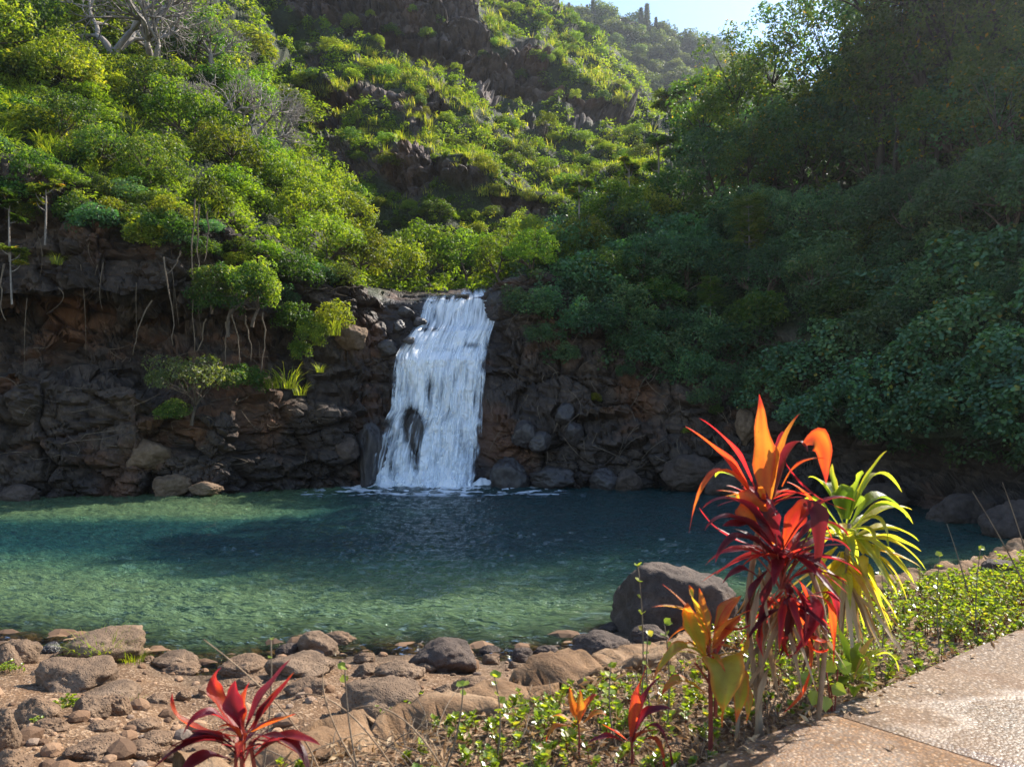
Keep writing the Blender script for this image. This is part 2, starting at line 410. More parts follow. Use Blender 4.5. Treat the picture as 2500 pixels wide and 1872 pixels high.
strata = 1.0 * (abs(((P[..., 2] + .35 * P[..., 0] + 2 * fbm(P * .05, 3, 41)) / 4.2) % 1 - .5) - .25)
d = rm * (rockdisp(P, 8, 12) * 3.4 + rockdisp(P * np.array([1.5, 1.5, .8]), 3.4, 32) * 2.2 + rockdisp(P * np.array([1.6, 1.6, .8]), 1.5, 52) * .9 + strata * 2.6) + fbm(P * .06, 4, 6) * 3.0 + fbm(P * .3, 3, 16) * .9 + terr * 3.6 * (.35 + .65 * (fbm(P * .03, 2, 64) > -.25)) + bare * rockdisp(P, 1.6, 66) * .5
Nh = N.copy(); Nh[..., 2] *= .4; Nh /= np.linalg.norm(Nh, axis=-1, keepdims=True) + 1e-9
if (Nh[..., 1] > 0).mean() > .5: Nh = -Nh
hill.P = P + Nh * d[..., None]; hill.rm = rm
hill.finish()
tag(ob('hill', hill.mesh('hill', M['hill'], {'veg': 1 - rm, 'wet': 0 * rm})), kind='structure')

# ---------- the far ridge
RID = {}
for c, py in [(380, 0), (500, 0), (560, 12), (597, 16), (625, 20), (660, 30), (700, 40), (740, 52), (800, 90), (900, 150), (1100, 170), (1400, 180)]:
    RID[c] = [(200, 330), (225, py + 80), (250, py + 22), (265, py), (310, py + 10)]
ridge = Loft(pxs_for(380, 1400, 500, 860, 3, 20), RID, [6, 14, 14, 6], smooth=6)
d = fbm(ridge.P * .03, 4, 9) * 5
ridge.P = ridge.P + np.array([0, 0, 1.]) * d[..., None] * .6
ridge.finish()
tag(ob('hill', ridge.mesh('hill_far', M['hill'], {'veg': 1 + 0 * d, 'wet': 0 * d})), kind='structure')
# ================================================================== NEAR GROUND
E0 = np.array([.79, 3.63]); ED = np.array([.787, .617]); EN = np.array([-.617, .787])   # the path's edge line
def edge_off(x, y): return (x - E0[0]) * EN[0] + (y - E0[1]) * EN[1]
def edge_t(x, y): return (x - E0[0]) * ED[0] + (y - E0[1]) * ED[1]
SH = np.array([(-900, 9.0), (-300, 10.3), (0, 11.3), (120, 10.9), (190, 10.15), (240, 10.2), (300, 10.9), (345, 10.6), (420, 10.9), (500, 10.5), (560, 10.9), (620, 11.7), (700, 12.2), (760, 12.6), (860, 14.2), (950, 15.6), (1024, 16.8), (1300, 19), (1900, 22)], float)
def shore(x, y):
    px = 512 + x / np.maximum(y, .5) * F
    return np.interp(px, SH[:, 0], SH[:, 1])
def ground_z(x, y, fine=True):
    x = np.asarray(x, float); y = np.asarray(y, float)
    p = np.stack([x, y, 0 * x], -1)
    D = shore(x, np.maximum(y, 3.0)) - y
    z = np.where(D > 0, .155 * D, .22 * D)
    z = np.maximum(z, -1.6)
    z = np.minimum(z, .95 + .05 * D)
    if fine: z = z + .07 * fbm(p * 1.1, 3, 21) + .03 * fbm(p * 4, 3, 22)
    o = edge_off(x, y)
    z = z * sstep(1.55, 2.3, o) + (1 - sstep(1.55, 2.3, o)) * np.maximum(z, 1.0)
    zs = 1.44 + .05 * fbm(p * 3, 3, 23) * fine
    k = 1 - sstep(1.35, 1.75, o)
    z = z * (1 - k) + zs * k
    k2 = 1 - sstep(-.12, 0.02, o)
    return z * (1 - k2) + 1.46 * k2
gx = np.concatenate([np.arange(-26, -9, .5), np.arange(-9, 9, .05), np.arange(9, 30, .5)]); gy = np.concatenate([np.arange(-3, 3, .3), np.arange(3, 13, .05), np.arange(13, 42, .5)])
GX, GY = np.meshgrid(gx, gy, indexing='ij'); GZ = ground_z(GX, GY)
t = NT('reddish soil'); p = t.geo()
c = t.ramp(t.noise(p, 1.3, 6, .65), [(.3, (.08, .045, .024)), (.55, (.155, .09, .047)), (.75, (.25, .158, .09))])
c = t.mix(t.ramp(t.noise(p, 28, 4, .7), [(.45, 0.), (.7, .7)]), c, (.10, .058, .038))
c = t.mix(t.ramp(t.vor(p, 42, out='Color'), [(.62, 0.), (.8, .55)]), c, (.42, .3, .2))
wl = t.n('ShaderNodeSeparateXYZ'); t.l(p, wl.inputs[0])
wetf = t.ramp(wl.outputs[2], [(.04, 1.), (.24, 0.)])
c = t.mix(t.math('MULTIPLY', wetf, .6), c, (.06, .045, .03))
hh = t.math('ADD', t.noise(p, 18, 6, .7), t.math('MULTIPLY', t.vor(p, 42), .8))
M['soil'] = t.done(t.bsdf(c, t.math('MULTIPLY_ADD', wetf, -.5, .9), .2, t.bump(hh, .8, .025)))
tag(ob('ground', np_mesh('ground', np.stack([GX, GY, GZ], -1).reshape(-1, 3), grid_faces(*GX.shape), smooth=True, mat=M['soil'])), kind='structure')

def ground_at(px, py):
    """the near ground seen at (px,py)"""
    Y = np.linspace(2.6, 22, 1400); zz = Zat(py, Y); xx = (px - 512) / F * Y
    g = np.maximum(ground_z(xx, Y, False), 0.0)
    i = np.argmax(zz <= g)
    return np.array([xx[i], Y[i], g[i]])

# ---------- path of exposed aggregate
t = NT('exposed aggregate'); p = t.geo()
cell = t.vor(p, 62, out='Color'); dist = t.vor(p, 62)
bw = t.n('ShaderNodeRGBToBW'); t.l(cell, bw.inputs[0])
c = t.ramp(bw.outputs[0], [(.2, (.16, .085, .04)), (.4, (.30, .165, .075)), (.56, (.2, .125, .075)), (.68, (.07, .058, .05)), (.84, (.5, .36, .24))])
c = t.mix(t.ramp(t.noise(p, 1.6, 4), [(.4, 0.), (.65, .5)]), c, (.29, .155, .075))
c = t.mix(t.ramp(dist, [(.3, 0.), (.55, .75)]), c, (.10, .06, .035))
wear = t.ramp(t.noise(t.map(p, (1, 1, 1), (3.3, .4, 0)), .75, 4, .6), [(.5, 0.), (.68, 1.)])
c = t.mix(t.ramp(t.noise(p, 2.6, 5, .65), [(.5, 0.), (.72, .55)]), c, (.15, .075, .035))
hgt = t.math('SUBTRACT', t.math('MULTIPLY', t.noise(p, 140, 3), .3), dist)
M['path'] = t.done(t.bsdf(c, t.math('MULTIPLY_ADD', wear, -.34, .74), t.math('MULTIPLY_ADD', wear, .42, .08), t.bump(hgt, .8, .0028)))
t = NT('grey exposed aggregate'); p = t.geo()
cell = t.vor(p, 62, out='Color'); dist = t.vor(p, 62)
bw = t.n('ShaderNodeRGBToBW'); t.l(cell, bw.inputs[0])
c = t.ramp(bw.outputs[0], [(.2, (.16, .115, .08)), (.4, (.33, .235, .155)), (.56, (.24, .19, .15)), (.68, (.07, .058, .05)), (.84, (.55, .46, .37))])
c = t.mix(t.ramp(t.noise(p, 1.6, 4), [(.4, 0.), (.65, .5)]), c, (.30, .19, .11))
c = t.mix(t.ramp(dist, [(.3, 0.), (.55, .75)]), c, (.10, .06, .035))
gx_ = t.n('ShaderNodeSeparateXYZ'); t.l(t.map(p, (1, 1, 1), (-2.75, -3.75, 0)), gx_.inputs[0])
gd = t.math('SQRT', t.math('ADD', t.math('POWER', t.math('ABSOLUTE', gx_.outputs[0]), 2.), t.math('POWER', t.math('ABSOLUTE', gx_.outputs[1]), 2.)))
wear = t.ramp(t.math('ADD', t.math('MULTIPLY', gd, .55), t.noise(p, 1.5, 5, .6)), [(.85, 1.), (1.2, 0.)])
c = t.mix(t.ramp(t.noise(p, 2.6, 5, .65), [(.5, 0.), (.72, .55)]), c, (.15, .075, .035))
hgt = t.math('SUBTRACT', t.math('MULTIPLY', t.noise(p, 140, 3), .3), dist)
M['path_grey'] = t.done(t.bsdf(c, t.math('MULTIPLY_ADD', wear, -.42, .72), t.math('MULTIPLY_ADD', wear, .55, .1), t.bump(hgt, .8, .0028)))
def slab(t0, t1, mat, o1=-.012, depth=6.0):
    mb = MB(); tt = np.linspace(t0, t1, int((t1 - t0) / .06) + 2); top = []
    wob = lambda s, k: .012 * vnoise(np.stack([s * 2.3, 0 * s + k, 0 * s], -1), 4) + .006 * vnoise(np.stack([s * 11, 0 * s + k, 0 * s], -1), 5)
    e = E0 + tt[:, None] * ED + (o1 + wob(tt, 1))[:, None] * EN
    oo = [0.0, .015, .2, .6, 1.2, 2.2, 3.5, depth]
    V = []
    for k, o in enumerate(oo):
        q = e - o * EN; V.append(np.concatenate([q, np.full((len(q), 1), 1.600 - (.012 if k == 0 else 0))], 1))
    V.insert(0, np.concatenate([e, np.full((len(e), 1), 1.40)], 1))
    V = np.stack(V, 0)
    # the joint's ends drop down the same way
    for col, s in ((0, 1), (-1, -1)):
        V[1:, col, 2] -= .012
    first = V[:, :1].copy(); first[1:, :, 2] = 1.40; last = V[:, -1:].copy(); last[1:, :, 2] = 1.40
    V = np.concatenate([first, V, last], 1)
    return np_mesh('path_slab', V.reshape(-1, 3), grid_faces(V.shape[0], V.shape[1])[:, ::-1], smooth=False, mat=M[mat])
JT = 1.155
tag(ob('path', slab(-6, JT - .006, 'path')), kind='structure'); tag(ob('path', slab(JT + .006, 9, 'path_grey')), kind='structure')

# ---------- low mortared kerb wall of flat stones beyond the planting strip
t = NT('sandy stone'); p = t.geo()
c = t.ramp(t.noise(p, 2.2, 6, .65), [(.3, (.10, .055, .028)), (.5, (.2, .118, .062)), (.72, (.32, .22, .135))])
c = t.mix(t.ramp(t.noise(p, 16, 5, .7), [(.5, 0.), (.72, .6)]), c, (.14, .09, .055))
M['sand'] = t.done(t.bsdf(c, .88, .2, t.bump(t.math('ADD', t.noise(p, 9, 6, .7), t.math('MULTIPLY', t.noise(p, 45, 4, .7), .5)), .8, .03)))
def wall_mesh():
    tt = np.arange(-1.75, 9.5, .03); prof = np.linspace(0, np.pi, 15)
    a = .28; b = .26
    o = 1.62 - np.sign(np.cos(prof)) * abs(np.cos(prof)) ** .5 * a
    h = abs(np.sin(prof)) ** .42 * b
    T, O = np.meshgrid(tt, o, indexing='ij'); H = np.broadcast_to(h, T.shape)
    x = E0[0] + T * ED[0] + O * EN[0]; y = E0[1] + T * ED[1] + O * EN[1]
    P = np.stack([x, y, 1.25 + H], -1)
    q = np.stack([T / .62, O / .5, 0 * T], -1)
    f1, f2, r, off = worley(q + .25 * np.stack([fbm(P * 2, 2, 5), fbm(P * 2, 2, 6), 0 * T], -1), 61)
    dz = (r - .5) * .12 + off[..., 0] * (r - .5) * .12 - .11 * np.exp(-(f2 - f1) / .07) + .035 * fbm(P * 5, 3, 8) + .02 * fbm(P * 14, 3, 18) + .06 * fbm(P * 1.2, 2, 14) + .05 * rockdisp(P, .42, 63) + .02 * rockdisp(P, .15, 64)
    P[..., 2] += dz * (H > .05); sgn = np.where(O > 1.62, 1, -1) * (abs(O - 1.62) > .2)
    P[..., :2] += (EN[None, None] * (sgn * (dz + .1 * fbm(P * 1.7, 3, 9)))[..., None])
    P[..., 2] -= .7 * (H < .05)
    return np_mesh('kerb_wall', P.reshape(-1, 3), grid_faces(*T.shape)[:, ::-1], smooth=True, mat=M['sand'])
tag(ob('stone_kerb', wall_mesh()), 'low kerb of flat sandy stones mortared together along the planted strip', 'stone kerb')

# ================================================================== POOL
wp = np.concatenate([np.arange(-420, -20, 6.), np.arange(-20, 1044, 1.25), np.arange(1044, 1700, 8.)])
wy = F * CAMZ / (np.concatenate([np.arange(484.5, 700, .55), np.arange(700, 760, 3)]) - HZ)
WX = (wp[:, None] - 512) / F * wy[None]; WY = np.broadcast_to(wy[None], WX.shape)
p2 = np.stack([WX, WY, 0 * WX], -1)
rr = np.sqrt((WX + 2.8) ** 2 + (WY - 35) ** 2)
wz = .045 * (1 - abs(fbm(p2 * np.array([1.1, 1.9, 1]), 3, 71)) * 2.2) + .03 * fbm(p2 * np.array([2.6, 4.2, 1]), 3, 72) + .018 * (1 - abs(vnoise(p2 * np.array([5, 8, 1]), 73)) * 2)
wz = wz + .042 * (1 - 2.6 * abs(fbm(p2 * np.array([1.25, 4.4, 1]) + .6 * fbm(p2 * 1.3, 2, 75)[..., None], 2, 74))) + .012 * (1 - 2.4 * abs(fbm(p2 * np.array([3.5, 10, 1]), 2, 76)))
wz = wz * (.75 + 1.0 * np.exp(-rr / 12)) + .05 * np.exp(-rr / 5) * np.sin(rr * 4 + 3 * fbm(p2 * .6, 2, 4))
shal = np.clip(1 - (shore(WX, WY) * 1.0 - WY) * -1 / 2.3, 0, 1) ** 1.3
deep_shaded = sstep(3.0, 9.5, WY - shore(WX, WY)) * np.clip(sstep(0, 7, (30 + .33 * (WX + 19)) - WY + 2) + sstep(-9, -3, WX), 0, 1); deep_shaded = np.maximum(deep_shaded, sstep(-1, 5, WX) * .85 * sstep(1, 5, WY - shore(WX, WY)))  # depth, with the shade over the pool painted into the water colour
deep_shaded = deep_shaded * (1 - .9 * (1 - sstep(-10, -4, WX)) * sstep(22, 26, WY))  # sunlit strip below the far cliff painted lighter
t = NT('pool water'); p = t.geo()
base = t.ramp(t.math('ADD', t.attr('deep_shaded'), t.math('MULTIPLY_ADD', t.noise(p, .16, 4, .6, .5), .7, -.35)), [(.05, (.078, .125, .06)), (.4, (.045, .095, .054)), (.75, (.014, .05, .042)), (1, (.008, .034, .034))])
h1 = t.noise(t.map(p, (2.2, 6, 1)), 1.0, 4, .6, .6); h2 = t.noise(t.map(p, (6, 17, 1)), 1.0, 3, .6)
nb = t.bump(t.math('ADD', h1, t.math('MULTIPLY', h2, .45)), .9, .22)
wat = t.bsdf(base, .04, .5, nb, **{'IOR': 1.333})
gl = t.n('ShaderNodeBsdfTransparent'); gl.inputs['Color'].default_value = (.62, .6, .4, 1)
gs = t.n('ShaderNodeBsdfGlossy'); gs.inputs['Roughness'].default_value = .06; t.l(nb, gs.inputs['Normal'])
fr = t.n('ShaderNodeFresnel'); fr.inputs['IOR'].default_value = 1.333; t.l(nb, fr.inputs['Normal'])
clr = t.n('ShaderNodeMixShader'); t.l(fr.outputs[0], clr.inputs[0]); t.l(gl.outputs[0], clr.inputs[1]); t.l(gs.outputs[0], clr.inputs[2])
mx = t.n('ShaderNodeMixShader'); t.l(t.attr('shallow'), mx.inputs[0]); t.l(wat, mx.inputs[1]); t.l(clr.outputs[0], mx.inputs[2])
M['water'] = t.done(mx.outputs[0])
tag(ob('water', np_mesh('water', np.stack([WX, WY, wz], -1).reshape(-1, 3), grid_faces(*WX.shape)[:, ::-1], attrs={'shallow': shal.ravel(), 'deep_shaded': deep_shaded.ravel()}, smooth=True, mat=M['water'])), kind='structure')

# ================================================================== WATERFALL
ce = lambda a: (340 + np.array(a)[:, 0] * .15826, 254 + np.array(a)[:, 1] * .15826)
lx, ly = ce([(560, 262), (545, 290), (520, 340), (500, 440), (440, 540), (385, 640), (365, 740), (350, 900), (350, 980), (295, 1080), (252, 1250), (225, 1475)])
rx, ry = ce([(985, 245), (987, 300), (992, 340), (985, 440), (952, 530), (925, 640), (908, 760), (897, 900), (887, 1050), (882, 1200), (845, 1475)])
pyp = np.array([288, 296, 300, 318, 326, 331, 352, 360, 400, 440, 489.]); Yp = np.array([40.5, 39.2, 38.7, 38.2, 37.9, 37.4, 36.75, 36.35, 36.0, 35.7, 35.25])
tp = NT('white water')
den = tp.attr('dens')
cw = tp.mix(tp.attr('dens'), (.70, .80, .92), (.97, .98, 1.0))
df = tp.n('ShaderNodeBsdfDiffuse'); tp.l(cw, df.inputs[0]); trn = tp.n('ShaderNodeBsdfTranslucent'); tp.l(cw, trn.inputs[0])
m1 = tp.n('ShaderNodeMixShader'); m1.inputs[0].default_value = .25; tp.l(df.outputs[0], m1.inputs[1]); tp.l(trn.outputs[0], m1.inputs[2])
gls = tp.n('ShaderNodeBsdfGlossy'); gls.inputs['Roughness'].default_value = .25
m2 = tp.n('ShaderNodeMixShader'); m2.inputs[0].default_value = .06; tp.l(m1.outputs[0], m2.inputs[1]); tp.l(gls.outputs[0], m2.inputs[2])
tb = tp.n('ShaderNodeBsdfTransparent')
m3 = tp.n('ShaderNodeMixShader'); tp.l(tp.math('MULTIPLY', den, 1.15, clamp=True), m3.inputs[0]); tp.l(tb.outputs[0], m3.inputs[1]); tp.l(m2.outputs[0], m3.inputs[2])
M['fall'] = tp.done(m3.outputs[0])
def fall_layer(k, off, nu=260, nv=460, spread=1.0):
    v = np.linspace(0, 1, nv); py = 289 + v * (487.5 - 289)
    L = np.interp(py, ly, lx) - 3; Rr = np.interp(py, ry, rx) + 2
    Y = np.interp(py, pyp, Yp)
    u = np.linspace(0, 1, nu)
    U, V = np.meshgrid(u, v, indexing='ij')
    px = L[None] + U * (Rr - L)[None]; PY = np.broadcast_to(py[None], px.shape)
    # streaks follow the flow; bulges where the water bounces off ledges
    bul = np.interp(py, [300, 322, 330, 345, 354, 365, 400, 430, 470, 488], [.0, .1, .22, .25, .4, .3, .2, .35, .35, .7])
    nz = lambda a, b, o, sd, w=0: fbm(np.stack([U * a + w, V * b + 0 * U, 0 * U + k * 3.7], -1), o, sd + k)
    w0 = nz(5, 6, 3, 201)
    s3 = nz(6, 5, 3, 231, w0 * .8); s1 = nz(26, 4, 3, 211, w0 * .9); s2 = nz(70, 7, 3, 221, w0 * 1.6); s4 = nz(14, 16, 4, 241, w0)
    Yg = Y[None] - off - bul[None] * (.5 + 1.0 * s3 + .5 * s4) - .05 * s1 - .015 * s2 - .12 * s4
    x = (px - 512) / F * Y[None]; z = CAMZ + (HZ - PY) / F * Y[None]
    dens = .74 + .5 * s3 + .6 * s1 + .65 * s2 + .45 * s4 + .25 * np.exp(-((PY - 356) / 14) ** 2) + .45 * np.exp(-((PY - 487) / 18) ** 2) + .3 * np.exp(-((PY - 300) / 9) ** 2) * (U > .35)
    warp = s4
    # rocks that split the water
    for (cx, cy, sx, sy, a) in [(414, 426, 8, 15, 2.6), (417, 457, 4, 20, 1.3), (472, 346, 10, 4, .9), (412, 313, 15, 9, .75), (404, 327, 13, 4, .6), (436, 316, 3, 10, .45), (409, 398, 4, 20, .45), (428, 387, 3, 22, .5), (455, 430, 3, 30, .4), (392, 455, 4, 24, .55), (404, 345, 9, 5, .6), (441, 395, 3, 24, .42), (466, 375, 3, 26, .38), (480, 420, 3, 30, .3), (398, 478, 5, 14, .4), (447, 350, 12, 2.5, .3), (430, 330, 16, 2.2, .4), (465, 452, 5, 16, .35)]:
        cx = cx + 3.5 * s4; a = a * (1 + .8 * s2)
        dens = dens - a * np.exp(-((px - cx) / sx) ** 2 - ((PY - cy) / sy) ** 2)
    en = .10 * s4 + .09 * s1 + .05 * s2
    edge = np.minimum(sstep(.0, .13, U + en), sstep(.0, .11, 1 - U + en))
    top = sstep(0, .05, V - .035 * (1 - sstep(.35, .6, U)) + .03 * s1)
    dens = np.clip(dens, 0, 1) * edge * top
    if k == 2: dens = np.clip(.55 * s3 + .9 * s1 + .9 * s2 + .25 * s4 - .12 + .55 * np.exp(-((PY - 484) / 16) ** 2), 0, 1) * edge * sstep(.12, .3, V)
    Pq = np.stack([x, Yg, z], -1)
    return np_mesh('waterfall_sheet', Pq.reshape(-1, 3), grid_faces(nu, nv)[:, ::-1], attrs={'dens': dens.ravel()}, smooth=True, mat=M['fall'])
wf = empty('waterfall', (-2.9, 35.3, 0))
tag(wf, 'white two-step waterfall pouring between dark rock walls into the pool', 'waterfall')
for k, off in enumerate((.05, .26, .5)):
    o = ob('falling_water', fall_layer(k, off), wf); o.location = (2.9, -35.3, 0)
# splash and foam where it lands
nu, nv = 240, 70
U, V = np.meshgrid(np.linspace(-1, 1, nu), np.linspace(0, 1, nv), indexing='ij')
fx = -3.05 + U * (4.3 + 2.6 * V); fy = 35.5 - V * 5.2
q = np.stack([fx, fy, 0 * fx], -1)
fd = (1.95 - 1.55 * V ** .5 - .75 * abs(U) ** 2.2) + .75 * fbm(q * np.array([1.6, 2.6, 1]), 4, 300) + .4 * fbm(q * np.array([5, 8, 1]), 3, 301)
fd = np.clip(fd * 1.1, 0, 1) * (1 - sstep(.8, 1, V)) * (1 - sstep(.85, 1, abs(U)))
fz = .08 + .12 * fbm(q * 2, 3, 302) * (1 - V) + .42 * np.exp(-((V - .07) / .07) ** 2) * np.clip(1 - (U * 1.15) ** 4, 0, 1) * np.clip(.55 + 1.3 * fbm(q * 2.2, 4, 303), 0, 1.6)
o = ob('foam', np_mesh('foam', np.stack([fx, fy, fz], -1).reshape(-1, 3), grid_faces(nu, nv), attrs={'dens': fd.ravel()}, smooth=True, mat=M['fall']), wf); o.location = (2.9, -35.3, 0)

# ================================================================== BOULDERS
_tmp = bpy.data.meshes.new('t')
import bmesh
bm = bmesh.new(); bmesh.ops.create_icosphere(bm, subdivisions=5, radius=1); ICO = np.array([v.co for v in bm.verts]); ICOF = np.array([[v.index for v in f.verts] for f in bm.faces])
bm.free()
bm = bmesh.new(); bmesh.ops.create_icosphere(bm, subdivisions=2, radius=1); ICO2 = np.array([v.co for v in bm.verts]); ICOF2 = np.array([[v.index for v in f.verts] for f in bm.faces])
bm.free(); bpy.data.meshes.remove(_tmp)
GIANT = (np.array([[.28, 0, .96], [-1, -.1, .12], [.15, -1, .12], [1, -.15, -.05], [0, 1, .1], [-.5, -.75, .35], [.75, -.3, .6], [-.6, .3, .7], [0, 0, -1]]), np.array([.62, .86, .75, .95, .8, .88, .86, .86, .8]))
def rock_shape(seed, angular=.5, rough=.06, ico=None):
    r_ = np.random.default_rng(seed); D = ICO if ico is None else ico
    n = 9 + int(10 * (1 - angular)); pl = r_.normal(size=(n, 3)); pl /= np.linalg.norm(pl, axis=1, keepdims=True)
    h = r_.uniform(.62, .95, n)
    if seed == 5: pl, h = GIANT; pl = pl / np.linalg.norm(pl, axis=1, keepdims=True)
    dd = D @ pl.T
    r = np.where(dd > .05, h[None] / np.maximum(dd, .05), 9.)
    kk = 7 + 22 * angular
    r = -np.log(np.exp(-kk * np.minimum(r, 1.15)).sum(1) + np.exp(-kk * 1.1)) / kk
    V = D * np.maximum(r, .3)[:, None]
    nn = fbm(D * 1.6 + seed * 3.1, 4, seed) * .18 + rough * fbm(D * 6 + seed, 4, seed + 3) + rough * .7 * fbm(D * 17, 3, seed + 4)
    if ico is None:
        nn = nn + .07 * rockdisp(D + seed * .37, .55, seed) * (.4 + angular) + .05 * angular * rockdisp(D + seed * .11, .22, seed + 9)
    V = V * (1 + nn)[:, None]
    return V
def boulder_mesh(seed, size, angular, mat, rough=.075):
    V = rock_shape(seed, angular, rough)
    V = V / (V.max(0) - V.min(0)) * np.array(size)
    V -= (V.max(0) + V.min(0)) / 2
    return np_mesh('boulder', V, ICOF, smooth=True, mat=M[mat])
def boulder(cx, cy, w, h, label, mat='rock_tan', ang=.5, tilt=0, dep=.9, seed=None, name='boulder', sink=.3, Y=None, group=None):
    """cx, cy, w, h: where its visible outline stands in the photograph, in 1024-wide pixels"""
    seed = seed or int(cx * 7 + cy * 13)
    g = ground_at(cx, cy + h * .42) if Y is None else at(cx, cy + h * .42, Y)
    Y = g[1] + .0; W = w / F * Y; H = h / F * Y * 1.0
    dpt = W * dep
    Hf = H * (1 + sink)
    o = ob(name, boulder_mesh(seed, (W, dpt, Hf), ang, mat))
    Yc = Y + dpt * .28; k = Yc / Y
    o.location = ((cx - 512) / F * Yc, Yc, CAMZ + (HZ - (cy - h / 2)) / F * Yc - Hf * .5 * k ** .0)
    o.rotation_euler = (0, R(tilt), R(random.Random(seed).uniform(-14, 14)))
    tag(o, label, 'boulder' if w > 45 else 'rock', group)
    return o
def cA(x0, x1, y0, y1, ox=0.0): return (ox + (x0 + x1) / 2 * .15826, 504.6 + (y0 + y1) / 2 * .15826, (x1 - x0) * .15826, (y1 - y0) * .15826)
